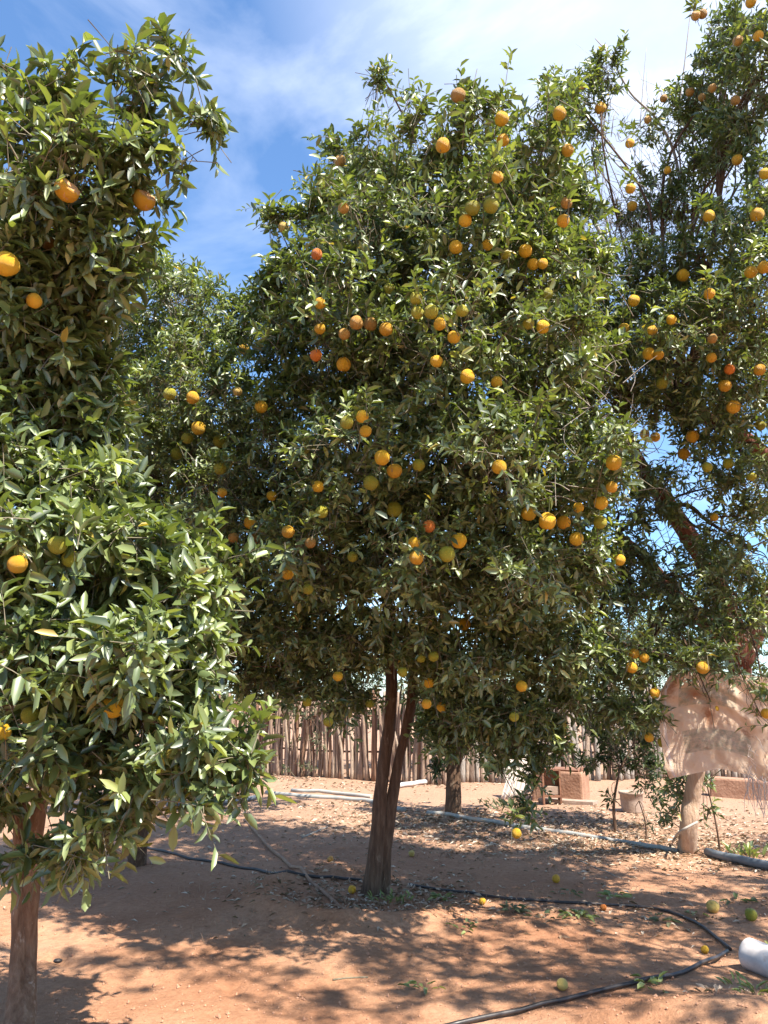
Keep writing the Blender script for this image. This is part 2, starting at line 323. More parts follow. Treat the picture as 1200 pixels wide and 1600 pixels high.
def grow_crown(rng, anchors, outward, leaf_len=0.085, per=9, lod=0, twig=True, droop=0.0, clear=(), dead=0.0, spread=1.0, wfac=0.44, tl=(0.12, 0.27)):
    n = len(anchors)
    tdir = unit(outward*0.75 + rng.normal(size=(n, 3))*0.45*spread + np.array([0, 0, 0.35-droop]))
    tlen = rng.uniform(tl[0], tl[1], n)
    start = anchors - tdir*tlen[:, None]*0.5
    up = np.array([0, 0, 1.0])
    ref = unit(np.cross(tdir, up + 0.01)); ref2 = np.cross(tdir, ref)
    k = np.arange(per)
    fr = (0.18 + 0.82*(k+0.5)/per)[None, :] + rng.uniform(-.04, .04, (n, per))
    ang = (k*2.4)[None, :] + rng.uniform(0, 6.28, n)[:, None] + rng.normal(size=(n, per))*0.3
    rad = ref[:, None, :]*np.cos(ang)[..., None] + ref2[:, None, :]*np.sin(ang)[..., None]
    sag = -up[None, None, :]*(0.18*fr**2*tlen[:, None])[..., None]
    P = start[:, None, :] + tdir[:, None, :]*(fr*tlen[:, None])[..., None] + sag
    D = unit(tdir[:, None, :]*(0.45+0.55*fr[..., None]) + rad*0.9 + rng.normal(size=(n, per, 3))*0.22 - up*0.12)
    N = unit(tdir[:, None, :]*0.4 + outward[:, None, :]*0.45 + up*0.8 - rad*0.1 + rng.normal(size=(n, per, 3))*0.5)
    tb = rng.normal(size=n)*0.16
    keep = rng.random((n, per)) > 0.08
    if dead > 0: keep &= (rng.random(n) > dead)[:, None]
    tint = np.clip(0.38 + tb[:, None] + rng.normal(size=(n, per))*0.22, 0, 0.96); tint[rng.random((n, per)) < 0.007] = 1.0
    P = P.reshape(-1, 3); D = D.reshape(-1, 3); N = N.reshape(-1, 3); tint = tint.ravel(); keep = keep.ravel()
    Ln = leaf_len*rng.uniform(0.5, 1.2, len(P))
    if len(clear):
        C = np.array([c[:3] for c in clear]); 
        mid = P + D*(Ln*0.5)[:, None]
        X, Yp, Z = proj(mid); cx, cy, cz = proj(C)
        for j, c in enumerate(clear):
            rp_ = F*c[3]/cz[j]
            near = (np.hypot(X-cx[j], Yp-cy[j]) < rp_*(1.0 if c[3] > .0385 else .82)) & (Z < cz[j]+c[3])
            inside = np.linalg.norm(mid-C[j], axis=1) < c[3]*1.15
            keep &= ~((near & (rng.random(len(P)) < 0.90)) | inside)
    P, D, N, tint, Ln = P[keep], D[keep], N[keep], tint[keep], Ln[keep]
    V, ff, cc, kk = leaves_arrays(P, D, N, Ln, Ln*wfac*rng.uniform(0.85, 1.15, len(P)), rng.uniform(-0.05, 0.42, len(P)), lod)
    tt = np.repeat(tint, kk); mi = np.zeros(len(cc), int)
    if twig:
        seg = 3; r0 = 0.0018 if lod < 2 else 0.004
        j = np.arange(4); f4 = j/3.0
        pts = start[:, None, :] + tdir[:, None, :]*((-0.35+1.3*f4)[None, :]*tlen[:, None])[..., None] - up*(0.18*np.maximum(-0.35+1.3*f4, 0)**2*tlen[:, None])[..., None]
        rr = r0*np.array([1.5, 1.2, 0.9, 0.5])
        ring = []
        for s_ in range(seg):
            a = 2*math.pi*s_/seg
            ring.append(pts + (ref*math.cos(a)+ref2*math.sin(a))[:, None, :]*rr[None, :, None])
        TVv = np.stack(ring, axis=2).reshape(-1, 3)       # n,4,seg,3
        b = (np.arange(n)*4*seg)[:, None]
        q = []
        for i in range(3):
            for s_ in range(seg):
                s2 = (s_+1) % seg; q += [i*seg+s_, i*seg+s2, (i+1)*seg+s2, (i+1)*seg+s_]
        tf = (np.array(q)[None, :] + b).ravel() + len(V)
        tc_ = np.full(n*9, 4)
        V = np.concatenate([V, TVv]); ff = np.concatenate([ff, tf]); cc = np.concatenate([cc, tc_]); tt = np.concatenate([tt, np.zeros(len(TVv))]); mi = np.concatenate([mi, np.ones(n*9, int)])
    return V, ff, cc, tt, mi

def blobs_world(spec, draw=0.11):
    B = []
    for b in spec:
        px, py, Y, rx, ry, rd = b[:6]; den = b[6] if len(b) > 6 else 1.0
        c = Wp(px, py, Y); z = depth(c)
        B.append((c, np.array([rx*z/F, rd, ry*z/F]), den))
    # the leafy twigs stand out beyond the ellipsoids, so these are drawn in a little
    B = [(c, np.maximum(r-draw, 0.55*r), d) for c, r, d in B]
    return B
def front_hit(B, px, py):
    d = ray(px, py); best = None
    for c, r, _d in B:
        o = (CAM-c)/r; v = d/r
        a = v@v; b = 2*(o@v); cc = o@o-1.06; q = b*b-4*a*cc
        if q > 0:
            t = (-b-math.sqrt(q))/(2*a)
            if t > 1.0 and (best is None or t < best): best = t
    return best
def sample_anchors(rng, B, dens, inner=0.15, gap=0.0, gscale=2.2, backkeep=0.6, holes=0.8):
    A = []; O = []
    for i, (c, r, d) in enumerate(B):
        area = 4*math.pi*((r[0]*r[1])**1.6/3 + (r[0]*r[2])**1.6/3 + (r[1]*r[2])**1.6/3)**(1/1.6)
        n = int(area*dens*d)
        u = unit(rng.normal(size=(n, 3))); q = 1-0.42*rng.random(n)**1.6
        k = rng.random(n) < inner; q[k] = rng.random(k.sum())**0.4*0.7
        q *= 1 + 0.20*np.sin(u[:, 0]*5+i)*np.cos(u[:, 2]*6+2*i) + 0.10*np.sin(u[:, 1]*7+u[:, 2]*5+3*i); st = rng.random(n) < 0.03; q[st] *= 1.22
        p = c + u*r*q[:, None]; ok = np.ones(n, bool)
        for j, (c2, r2, d2) in enumerate(B):
            if j != i and d2 > 0.5: ok &= ~((np.linalg.norm((p-c2)/r2, axis=1) < 0.62) & (rng.random(n) < 0.85))
        tocam = unit(CAM-c); back = (u@tocam) < -0.15; ok &= ~(back & (rng.random(n) > backkeep))
        if gap > 0:
            g = np.sin(p[:, 0]*gscale*2.1+1.3*np.sin(p[:, 2]*gscale*1.7)+i)*np.sin(p[:, 2]*gscale*2.4+p[:, 1]*gscale)*np.sin(p[:, 1]*gscale*1.9+0.7)
            ok &= ~((g > 0.45-gap) & (rng.random(n) < 0.85))
        # clumps and hollows
        g = (np.sin(p[:, 0]*7.3+2.1*np.sin(p[:, 2]*5.1+i))+np.sin(p[:, 2]*8.1+1.9*np.sin(p[:, 1]*5.7+.5*i))+np.sin(p[:, 1]*6.7+2.3*np.sin(p[:, 0]*4.9+1.1*i)))/3
        ok &= ~((q > 0.74) & (g > 0.12) & (rng.random(n) < holes))
        ok &= p[:, 2] > 0.12
        p = p[ok]; o = unit(u/r*r.min())[ok]
        if len(p) > 12:
            cl = rng.integers(0, len(p), max(1, len(p)//7)); pick = rng.integers(0, len(cl), len(p)); m = rng.random(len(p)) < 0.5
            # half of the twigs crowd round the ends of branchlets
            d_ = np.linalg.norm(p[:, None, :]-p[cl][None, :, :], axis=2) if len(p)*len(cl) < 4e7 else None
            if d_ is not None:
                k = d_.argmin(1); p = np.where(m[:, None], p[cl][k]*.7+p*.3, p)
        A.append(p); O.append(o)
    return np.concatenate(A), np.concatenate(O)
def shoots(rng, A, O, cnt, length):
    """long leafy shoots that stand out of the crown"""
    mb = MB(); NA = []; NO = []
    for i in rng.choice(len(A), min(cnt, len(A)), replace=False):
        d = unit(O[i]*.9+rng.normal(size=3)*.4+np.array([0, 0, .35])); Ls = rng.uniform(.6, 1.3)*length; a = A[i]-d*.1
        pts = spline([a, a+d*Ls*.5+rng.normal(size=3)*.03, a+d*Ls+np.array([0, 0, -.12*Ls])], 4); mb.tube(pts, np.linspace(.004, .0015, len(pts)), 4, cap=False)
        for k in range(3, len(pts)): NA.append(pts[k]); NO.append(d)
    return mb, np.array(NA), np.array(NO)

# ------------------------------------------------------------------ fruit
def sphere_mesh(name, mats, nu=22, nv=14, torn=False, seed=0):
    V = []; Fc = []; mi = []
    rs = random.Random(seed)
    for i in range(nv+1):
        th = math.pi*i/nv
        for j in range(nu):
            ph = 2*math.pi*j/nu; rr = 1.0 + 0.03*math.sin(3*ph+seed*1.7)*math.sin(th) + 0.035*math.sin(2*th+seed) + 0.02*math.sin(2*ph+4*th+seed*2)
            z = math.cos(th); rr *= 1 - 0.05*math.exp(-(th/0.22)**2) - 0.03*math.exp(-((math.pi-th)/0.25)**2)
            x, y = math.sin(th)*math.cos(ph), math.sin(th)*math.sin(ph)
            if torn:
                d = x*0.75 - y*0.55 + z*0.35
                if d > 0.55: rr *= 1 - 0.55*(d-0.55)/0.45 - 0.12*rs.random()
            V.append((x*rr, y*rr, z*rr*0.95))
    for i in range(nv):
        for j in range(nu):
            a, b = i*nu+j, i*nu+(j+1) % nu; Fc.append((a, a+nu, b+nu, b))
            x, y, z = V[a]; d = x*0.75-y*0.55+z*0.35
            mi.append(1 if torn and (x*x+y*y+z*z) < 0.82 else 0)
    return mesh_np(name, V, [k for f in Fc for k in f], [4]*len(Fc), mats, mi)
FMESH = {k: [sphere_mesh('orange_fruit', [m], seed=s) for s in range(3)] for k, m in FM.items()}
TORN = sphere_mesh('torn_fruit', [FM['o'], MPULP], 30, 20, True, 5)
def calyx_mesh():
    V = []; Fc = []; n = 10
    V.append((0, 0, 0.99))
    for k in range(n):
        a = 2*math.pi*k/n; r = 0.24 if k % 2 == 0 else 0.11
        V.append((r*math.cos(a), r*math.sin(a), 0.955-r*0.12+0.02))
    for k in range(n): Fc.append((0, 1+k, 1+(k+1) % n))
    b = len(V); seg = 5
    for i, (z, rr, ox) in enumerate(((0.93, .06, 0), (1.5, .045, 0.06), (2.6, .045, 0.25))):
        for k in range(seg):
            a = 2*math.pi*k/seg; V.append((rr*math.cos(a)+ox, rr*math.sin(a), z))
    for i in range(2):
        for k in range(seg): Fc.append((b+i*seg+k, b+i*seg+(k+1) % seg, b+(i+1)*seg+(k+1) % seg, b+(i+1)*seg+k))
    return mesh_np('calyx', V, [k for f in Fc for k in f], [len(f) for f in Fc], [MCALYX])
CALYX = calyx_mesh()
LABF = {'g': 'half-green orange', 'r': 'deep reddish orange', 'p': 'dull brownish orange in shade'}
def place_fruits(rng, root, B, fruits, dflt):
    out_ = []
    for f in fruits:
        px, py, dpx, c = f[:4]; t = front_hit(B, px, py)
        if t is None: t = dflt
        t -= 0.02; r = dpx/2*t/F*.94
        if r < 0.034: r = 0.034; 
        if r > 0.052: r = 0.052
        if dpx < 15: r = min(r, 0.034)
        p = CAM + ray(px, py)*t
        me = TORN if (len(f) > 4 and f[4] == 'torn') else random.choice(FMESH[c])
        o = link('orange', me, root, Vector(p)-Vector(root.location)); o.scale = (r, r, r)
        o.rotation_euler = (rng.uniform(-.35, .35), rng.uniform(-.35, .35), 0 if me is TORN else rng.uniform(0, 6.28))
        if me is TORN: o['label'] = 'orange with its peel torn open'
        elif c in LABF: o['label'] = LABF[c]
        cx = bpy.data.objects.new('stem', CALYX); col.objects.link(cx); cx.parent = o
        out_.append((p[0], p[1], p[2], r))
    return out_
def branch_to(rng, mb_from, target, r0, r1, sagamp=0.1, seg=7):
    a = np.array(mb_from); b = np.array(target); L_ = np.linalg.norm(b-a)
    mid1 = a*0.67+b*0.33 + rng.normal(size=3)*0.07*L_; mid2 = a*0.33+b*0.67 + rng.normal(size=3)*0.07*L_ + np.array([0, 0, sagamp*L_*0.5])
    pts = spline([a, mid1, mid2, b], 5); n = len(pts)
    return pts, [r0+(r1-r0)*i/(n-1) for i in range(n)]
def make_tree(name, label, base, trunks, B, fruits, seed, dens, bark_m, leaf_m=None, leaf_len=0.085, lod=0, per=9, gap=0.0, forks=None, limb_r=0.035, group=None, droop=0.0, inner=0.15, extra=None, dflt=5.0, limbs=True, wfac=0.44, cat='tree', backkeep=0.6, subs=7, limb_m=None, shoot=0, holes=0.8):
    rng = np.random.default_rng(seed)
    root = thing(name, label, cat, base, group)
    for k, (pts, rads, fl, lobes) in enumerate(trunks):
        P = spline(pts, 10); n = len(P); rr = np.interp(np.linspace(0, len(rads)-1, n), range(len(rads)), rads)
        mb = MB(); mb.tube(P, rr, 20 if fl else 10, 0, fl, lobes, seed+k); mb.build('trunk', [bark_m], root, base)
    clear = place_fruits(rng, root, B, fruits, dflt) if fruits else []
    if limbs:
        fk = forks or [trunks[0][0][-1]]
        for i, (c, r, d) in enumerate(B):
            f = min(fk, key=lambda q: np.linalg.norm(np.array(q)-c)); mb = MB(); lr = limb_r*min(1.0, max(0.3, float(np.mean(r))/0.45))
            pts, rads = branch_to(rng, f, c, lr, lr*0.45); mb.tube(pts, rads, 7, 0, 0.05, 3, i)
            for q in range(subs):
                u = unit(rng.normal(size=3)); e = c + u*r*0.7
                s0 = pts[rng.integers(len(pts)//2, len(pts))]
                p2, r2 = branch_to(rng, s0, e, lr*0.35, lr*0.09, 0.12); mb.tube(p2, r2, 5)
            mb.build('branch', [limb_m or bark_m], root)
    A, O = sample_anchors(rng, B, dens, inner, gap, backkeep=backkeep, holes=holes)
    if shoot:
        mbs, NA, NO = shoots(rng, A, O, shoot, .30 if lod < 2 else .5); o = mbs.build('shoots', [MTWIG], root); o['kind'] = 'stuff'
        A = np.concatenate([A, NA]); O = np.concatenate([O, NO])
    if clear:
        FA = np.array([[c[0]+rng.normal()*.03, c[1]+rng.normal()*.03, c[2]+c[3]+.07] for c in clear for _ in range(2)]); A = np.concatenate([A, FA]); O = np.concatenate([O, np.tile([[0, -.3, .8]], (len(FA), 1))])
    V, ff, cc, tt, mi = grow_crown(rng, A, O, leaf_len, per, lod, True, droop, clear, wfac=wfac)
    V = V - np.asarray(base)
    link('crown', mesh_np('crown', V, ff, cc, [leaf_m or MLEAF, MTWIG], mi, True, tt), root, (0, 0, 0))
    if extra: extra(rng, root)
    print(name, 'leaf faces', len(cc), 'twigs', len(A))
    return root

# ------------------------------------------------------------------ ground
def make_ground():
    n = 620
    u = np.linspace(-1, 1, n)
    xs = 0.9*np.sinh(u*7.0)/1.0*1.0; xs = xs*(600/abs(xs).max()) if abs(xs).max() < 600 else xs
    ys = 6.0 + xs*1.0
    X, Y = np.meshgrid(xs, ys); Z = gh(X, Y)
    V = np.stack([X.ravel(), Y.ravel(), Z.ravel()], 1)
    i = np.arange((n-1)*n).reshape(n-1, n)[:, :-1].ravel()
    ff = np.stack([i, i+1, i+n+1, i+n], 1).ravel()
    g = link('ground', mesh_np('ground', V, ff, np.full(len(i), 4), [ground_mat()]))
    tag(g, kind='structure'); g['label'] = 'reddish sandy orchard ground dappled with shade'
make_ground()

# ------------------------------------------------------------------ the orange trees
# A: near tree on the left
a0 = A_BASE
def PA(px, py, Y): return Wp(px, py, Y)
A_tr = [([G(20, 1645, -0.05), PA(28, 1500, 3.9), PA(32, 1400, 3.9), PA(33, 1320, 3.92), PA(30, 1240, 3.9), PA(10, 1100, 3.8), PA(20, 900, 3.7), PA(60, 700, 3.75), PA(90, 500, 3.7), PA(130, 330, 3.5)], [0.044, 0.038, 0.036, 0.036, 0.034, 0.03, 0.024, 0.02, 0.016, 0.012], 0.10, 2),
        ([G(38, 1650, -0.05), PA(43, 1500, 3.93), PA(48, 1400, 3.9), PA(54, 1320, 3.88), PA(75, 1200, 3.8), PA(120, 1050, 3.6), PA(140, 880, 3.5)], [0.046, 0.040, 0.038, 0.036, 0.033, 0.03, 0.022], 0.10, 3)]
A_B = blobs_world([
 (60, 215, 3.1, 95, 70, .45), (215, 130, 3.0, 62, 62, .34), (275, 80, 3.0, 34, 26, .2), (318, 185, 3.0, 42, 24, .2), (215, 75, 3.05, 14, 12, .12, .8), (120, 320, 3.1, 135, 90, .55),
 (40, 470, 3.3, 105, 110, .6), (160, 400, 3.15, 75, 60, .45), (205, 250, 3.0, 80, 60, .4), (285, 250, 3.0, 28, 40, .2, .6), (-12, 90, 3.2, 26, 30, .25), (90, 560, 3.5, 100, 60, .5),
 (50, 690, 3.6, 140, 120, .7), (120, 670, 3.7, 85, 80, .5), (110, 770, 3.5, 140, 80, .6), (60, 560, 3.6, 110, 80, .6), (165, 770, 3.7, 60, 50, .4), (90, 870, 3.35, 150, 120, .7), (225, 860, 3.4, 110, 90, .6), (305, 920, 3.4, 75, 85, .5),
 (90, 1020, 3.2, 150, 110, .6), (230, 1030, 3.2, 130, 110, .6), (320, 1010, 3.4, 65, 90, .45), (320, 1150, 3.2, 90, 60, .4), (395, 1200, 3.1, 42, 26, .22), (100, 1170, 3.3, 130, 90, .6), (240, 1200, 3.2, 90, 70, .45),
 (135, 1320, 3.2, 60, 42, .3), (175, 1280, 3.2, 80, 40, .35), (-30, 1250, 3.6, 80, 60, .5), (300, 1200, 3.2, 60, 45, .3), (365, 1235, 3.1, 26, 14, .15),
 (-150, 700, 3.7, 160, 300, 1.0, .5), (-130, 1100, 3.7, 150, 160, .8, .5), (-100, 350, 3.5, 120, 200, .7, .5),
 (110, 490, 3.4, 85, 75, .5), (90, 620, 3.7, 130, 90, .6), (60, 1330, 3.5, 60, 30, .3), (350, 1190, 3.15, 60, 40, .25), (90, 420, 3.5, 130, 110, .5), (120, 180, 3.2, 60, 60, .4)], 0.08)
A_F = [(105, 297, 40, 'o', 'torn'), (225, 312, 40, 'o', 'torn'), (10, 413, 44, 'y'), (177, 1105, 38, 'y'), (90, 852, 32, 'g'), (110, 873, 29, 'g'), (28, 882, 32, 'o'), (47, 1118, 22, 'g'), (3, 1143, 24, 'y'), (75, 380, 18, 'p'), (53, 470, 14, 'o')]
make_tree('orange_tree', 'nearest orange tree at the left edge, twin tan stems and large leaves hanging low', G(30, 1640), A_tr, A_B, A_F, 11, 190, MBARKL, leaf_len=0.090, lod=0, per=9,
          forks=[A_tr[0][0][3], A_tr[1][0][5], A_tr[0][0][5], A_tr[1][0][6], A_tr[0][0][6], A_tr[0][0][7], A_tr[0][0][8], A_tr[0][0][9]], limb_r=0.014, group='orange trees of the orchard', droop=0.12, wfac=0.40, subs=4, shoot=70, holes=.75)

# B: tree behind it
bB = G(215, 1350)
B_tr = [([bB + np.array([0, 0, -.05]), Wp(225, 1200, 7.1), Wp(250, 1050, 7.0), Wp(290, 880, 6.6)], [0.085, 0.07, 0.06, 0.045], 0.1, 3)]
B_B = blobs_world([
 (300, 510, 5.9, 95, 85, .9), (385, 500, 6.0, 60, 50, .6), (245, 430, 6.0, 60, 42, .5), (180, 560, 6.0, 110, 90, .9), (330, 640, 5.8, 120, 110, 1.1), (215, 720, 6.0, 120, 110, 1.0),
 (350, 800, 5.8, 105, 110, 1.0), (380, 940, 5.9, 80, 110, .8), (300, 1010, 6.1, 110, 90, 1.0), (150, 850, 6.3, 150, 160, 1.2, .6), (395, 1060, 6.2, 55, 50, .6), (60, 600, 6.3, 130, 160, 1.0, .5)])
B_F = [(381, 545, 24, 'y'), (265, 616, 22, 'g'), (301, 621, 22, 'o'), (310, 669, 25, 'y'), (293, 685, 20, 'g'), (343, 690, 22, 'g'), (276, 709, 22, 'g'), (344, 732, 22, 'g'), (347, 770, 15, 'o'), (391, 817, 22, 'o'),
       (365, 840, 18, 'p'), (399, 841, 18, 'p'), (330, 815, 14, 'y'), (371, 612, 12, 'd'), (322, 1056, 10, 'g')]
make_tree('orange_tree', 'dense orange tree behind the nearest one at left, against the sky', bB, B_tr, B_B, B_F, 12, 190, MBARK, leaf_len=0.072, lod=1, per=9,
          limb_r=0.03, group='orange trees of the orchard', subs=4, shoot=50, holes=.7)

# C: the main tree
cB = G(588, 1396)
C_tr = [([G(579, 1399, -0.06), Wp(590, 1300, 6.5), Wp(599, 1200, 6.5), Wp(611, 1100, 6.5), Wp(612, 1020, 6.45), Wp(600, 900, 6.2), Wp(590, 780, 6.0)], [0.080, 0.056, 0.050, 0.050, 0.046, 0.040, 0.03], 0.16, 3),
        ([G(597, 1394, -0.06), Wp(606, 1300, 6.52), Wp(621, 1200, 6.5), Wp(642, 1105, 6.45), Wp(650, 1020, 6.3), Wp(690, 900, 6.0), Wp(720, 780, 5.8)], [0.062, 0.045, 0.041, 0.042, 0.038, 0.032, 0.025], 0.14, 2)]
C_B = blobs_world([
 (622, 305, 4.9, 112, 78, 1.0), (730, 285, 4.9, 105, 78, 1.0), (825, 300, 4.9, 80, 100, 1.0), (565, 425, 5.0, 112, 92, 1.2), (700, 410, 4.8, 150, 120, 1.2), (820, 440, 5.0, 85, 120, 1.1),
 (530, 560, 5.1, 130, 110, 1.3), (700, 590, 4.9, 160, 130, 1.3), (850, 600, 5.0, 85, 130, 1.1), (570, 740, 5.1, 140, 120, 1.3), (750, 750, 4.9, 150, 120, 1.3), (900, 760, 5.0, 85, 110, 1.0),
 (500, 880, 5.5, 115, 110, 1.2), (650, 900, 5.3, 130, 110, 1.2), (800, 900, 5.2, 120, 110, 1.1), (905, 880, 5.3, 60, 80, .7), (470, 1000, 5.9, 80, 75, .8), (600, 1010, 6.0, 120, 60, 1.0), (740, 1030, 5.8, 120, 75, 1.0),
 (860, 1020, 5.7, 90, 80, .8), (720, 1110, 6.0, 60, 50, .6), (800, 1120, 6.0, 80, 60, .7), (880, 1090, 6.0, 60, 50, .5), (845, 1180, 6.0, 22, 34, .2),
 (565, 262, 4.9, 62, 48, .45), (525, 232, 4.85, 32, 30, .25, 1.1), (522, 320, 4.9, 36, 42, .35), (460, 450, 5.2, 75, 70, .6), (420, 480, 5.4, 50, 50, .45), (900, 430, 5.2, 60, 90, .6), (895, 320, 5.2, 44, 80, .45), (925, 560, 5.2, 50, 80, .5), (790, 1150, 6.1, 85, 60, .6), (860, 1150, 6.1, 45, 60, .4), (700, 1150, 6.2, 50, 50, .4), (490, 345, 4.9, 62, 34, .3, .9), (432, 345, 4.85, 40, 32, .24, 1.2), (455, 440, 5.3, 40, 55, .5), (720, 168, 5.0, 26, 20, .2), (592, 122, 4.95, 26, 20, .16, 2.5), (640, 150, 4.95, 36, 14, .15),
 (780, 185, 5.0, 55, 30, .4), (440, 540, 5.5, 60, 90, .7), (435, 720, 5.6, 65, 110, .8), (940, 700, 5.1, 42, 50, .4), (865, 200, 5.2, 45, 70, .5), (815, 1262, 6.3, 38, 34, .2, 1.6), (832, 1215, 6.2, 30, 30, .16, 1.5), (500, 1075, 6.1, 70, 26, .5, .8),
 (560, 1090, 6.1, 60, 26, .4, .9), (520, 1100, 6.3, 30, 22, .3, .9), (470, 1085, 5.9, 60, 34, .4, .9), (430, 1060, 6.1, 50, 50, .5, .9), (700, 1120, 6.2, 60, 50, .5, .9), (830, 1180, 6.2, 40, 30, .3, .8), (650, 500, 7.0, 230, 260, 1.3, .7), (700, 820, 7.2, 240, 180, 1.3, .7), (560, 330, 6.3, 90, 90, .9, .6)])
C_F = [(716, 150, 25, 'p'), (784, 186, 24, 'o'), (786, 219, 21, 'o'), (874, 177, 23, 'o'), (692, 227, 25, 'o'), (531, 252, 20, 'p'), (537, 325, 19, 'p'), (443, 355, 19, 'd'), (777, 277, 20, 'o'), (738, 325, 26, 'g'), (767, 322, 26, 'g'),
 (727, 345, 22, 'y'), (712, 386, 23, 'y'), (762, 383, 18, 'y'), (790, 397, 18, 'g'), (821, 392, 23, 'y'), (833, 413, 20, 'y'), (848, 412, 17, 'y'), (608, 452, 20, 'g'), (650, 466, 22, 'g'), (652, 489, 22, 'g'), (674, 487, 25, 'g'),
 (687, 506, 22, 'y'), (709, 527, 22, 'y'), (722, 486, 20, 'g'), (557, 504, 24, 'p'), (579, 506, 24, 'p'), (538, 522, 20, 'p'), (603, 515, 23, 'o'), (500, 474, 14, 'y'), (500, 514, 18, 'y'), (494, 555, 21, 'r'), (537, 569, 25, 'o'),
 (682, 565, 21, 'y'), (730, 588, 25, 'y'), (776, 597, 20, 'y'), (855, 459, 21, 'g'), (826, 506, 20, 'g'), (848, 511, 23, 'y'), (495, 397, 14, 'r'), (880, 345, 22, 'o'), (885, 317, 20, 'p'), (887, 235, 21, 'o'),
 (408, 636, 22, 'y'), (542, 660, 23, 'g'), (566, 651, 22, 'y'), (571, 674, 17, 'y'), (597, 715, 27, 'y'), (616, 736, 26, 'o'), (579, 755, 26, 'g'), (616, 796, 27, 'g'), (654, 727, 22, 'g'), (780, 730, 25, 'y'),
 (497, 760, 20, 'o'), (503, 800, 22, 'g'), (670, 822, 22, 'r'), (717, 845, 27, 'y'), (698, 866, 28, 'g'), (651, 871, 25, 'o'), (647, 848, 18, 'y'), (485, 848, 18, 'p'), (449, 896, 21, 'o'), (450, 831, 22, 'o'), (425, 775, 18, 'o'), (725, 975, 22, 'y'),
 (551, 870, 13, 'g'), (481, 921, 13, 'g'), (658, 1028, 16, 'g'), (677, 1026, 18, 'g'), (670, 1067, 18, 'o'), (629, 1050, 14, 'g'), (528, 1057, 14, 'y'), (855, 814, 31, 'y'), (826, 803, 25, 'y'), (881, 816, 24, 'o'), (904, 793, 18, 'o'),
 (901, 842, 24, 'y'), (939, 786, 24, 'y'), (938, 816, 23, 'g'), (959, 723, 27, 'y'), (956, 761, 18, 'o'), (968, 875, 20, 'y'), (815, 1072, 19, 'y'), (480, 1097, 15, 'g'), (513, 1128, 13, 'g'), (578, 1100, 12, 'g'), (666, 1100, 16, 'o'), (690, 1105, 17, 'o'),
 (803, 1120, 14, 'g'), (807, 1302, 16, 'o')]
C_F = [((*f[:3], 'y') if f[3] == 'o' and i % 2 else f) for i, f in enumerate(C_F)]
D_FY = True
def c_extra(rng, root):
    # the long bare sprigs that carry the far leaf tufts
    for P_ in ([Wp(650, 220, 5.0), Wp(622, 165, 4.97), Wp(600, 125, 4.95), Wp(590, 118, 4.95)], [Wp(560, 400, 5.1), Wp(500, 350, 4.95), Wp(440, 342, 4.88), Wp(420, 345, 4.85)],
               [Wp(850, 1130, 6.1), Wp(852, 1190, 6.15), Wp(835, 1230, 6.2), Wp(815, 1275, 6.3)], [Wp(480, 1040, 6.0), Wp(450, 1042, 5.9), Wp(395, 1041, 5.7)]):
        mb = MB(); P2 = spline(P_, 6); mb.tube(P2, np.linspace(0.009, 0.003, len(P2)), 6); mb.build('branch', [MBARK], root)
make_tree('orange_tree', 'main orange tree in the middle, twin dark stems under a broad crown full of fruit', cB, C_tr, C_B, C_F, 13, 175, MBARK, leaf_len=0.072, lod=0, per=9,
          forks=[C_tr[0][0][4], C_tr[0][0][5], C_tr[0][0][6], C_tr[1][0][4], C_tr[1][0][5], C_tr[1][0][6]], limb_r=0.024, group='orange trees of the orchard', extra=c_extra, gap=0.03, backkeep=0.35, shoot=170, holes=.75, inner=.25)

# D: the tree on the right
dB = G(1072, 1332)
D_tr = [([Wp(1090, 1196, 7.9), Wp(1098, 1165, 7.8), Wp(1115, 1130, 7.7), Wp(1155, 1060, 7.4), Wp(1150, 1000, 7.2), Wp(1128, 930, 7.0), Wp(1090, 860, 6.8), Wp(1045, 790, 6.6), Wp(1005, 735, 6.5), Wp(975, 660, 6.4)],
         [0.085, 0.085, 0.10, 0.10, 0.095, 0.09, 0.085, 0.075, 0.06, 0.03], 0.1, 3),
        ([Wp(1150, 1010, 7.2), Wp(1100, 970, 7.0), Wp(1050, 925, 6.8), Wp(1005, 870, 6.7), Wp(965, 835, 6.6)], [0.08, 0.072, 0.06, 0.05, 0.03], 0.08, 3),
        ([Wp(1158, 1040, 7.3), Wp(1215, 900, 7.0), Wp(1225, 780, 6.6), Wp(1180, 700, 6.4), Wp(1120, 660, 6.3), Wp(1050, 640, 6.3)], [0.09, 0.085, 0.08, 0.07, 0.055, 0.03], 0.08, 2)]
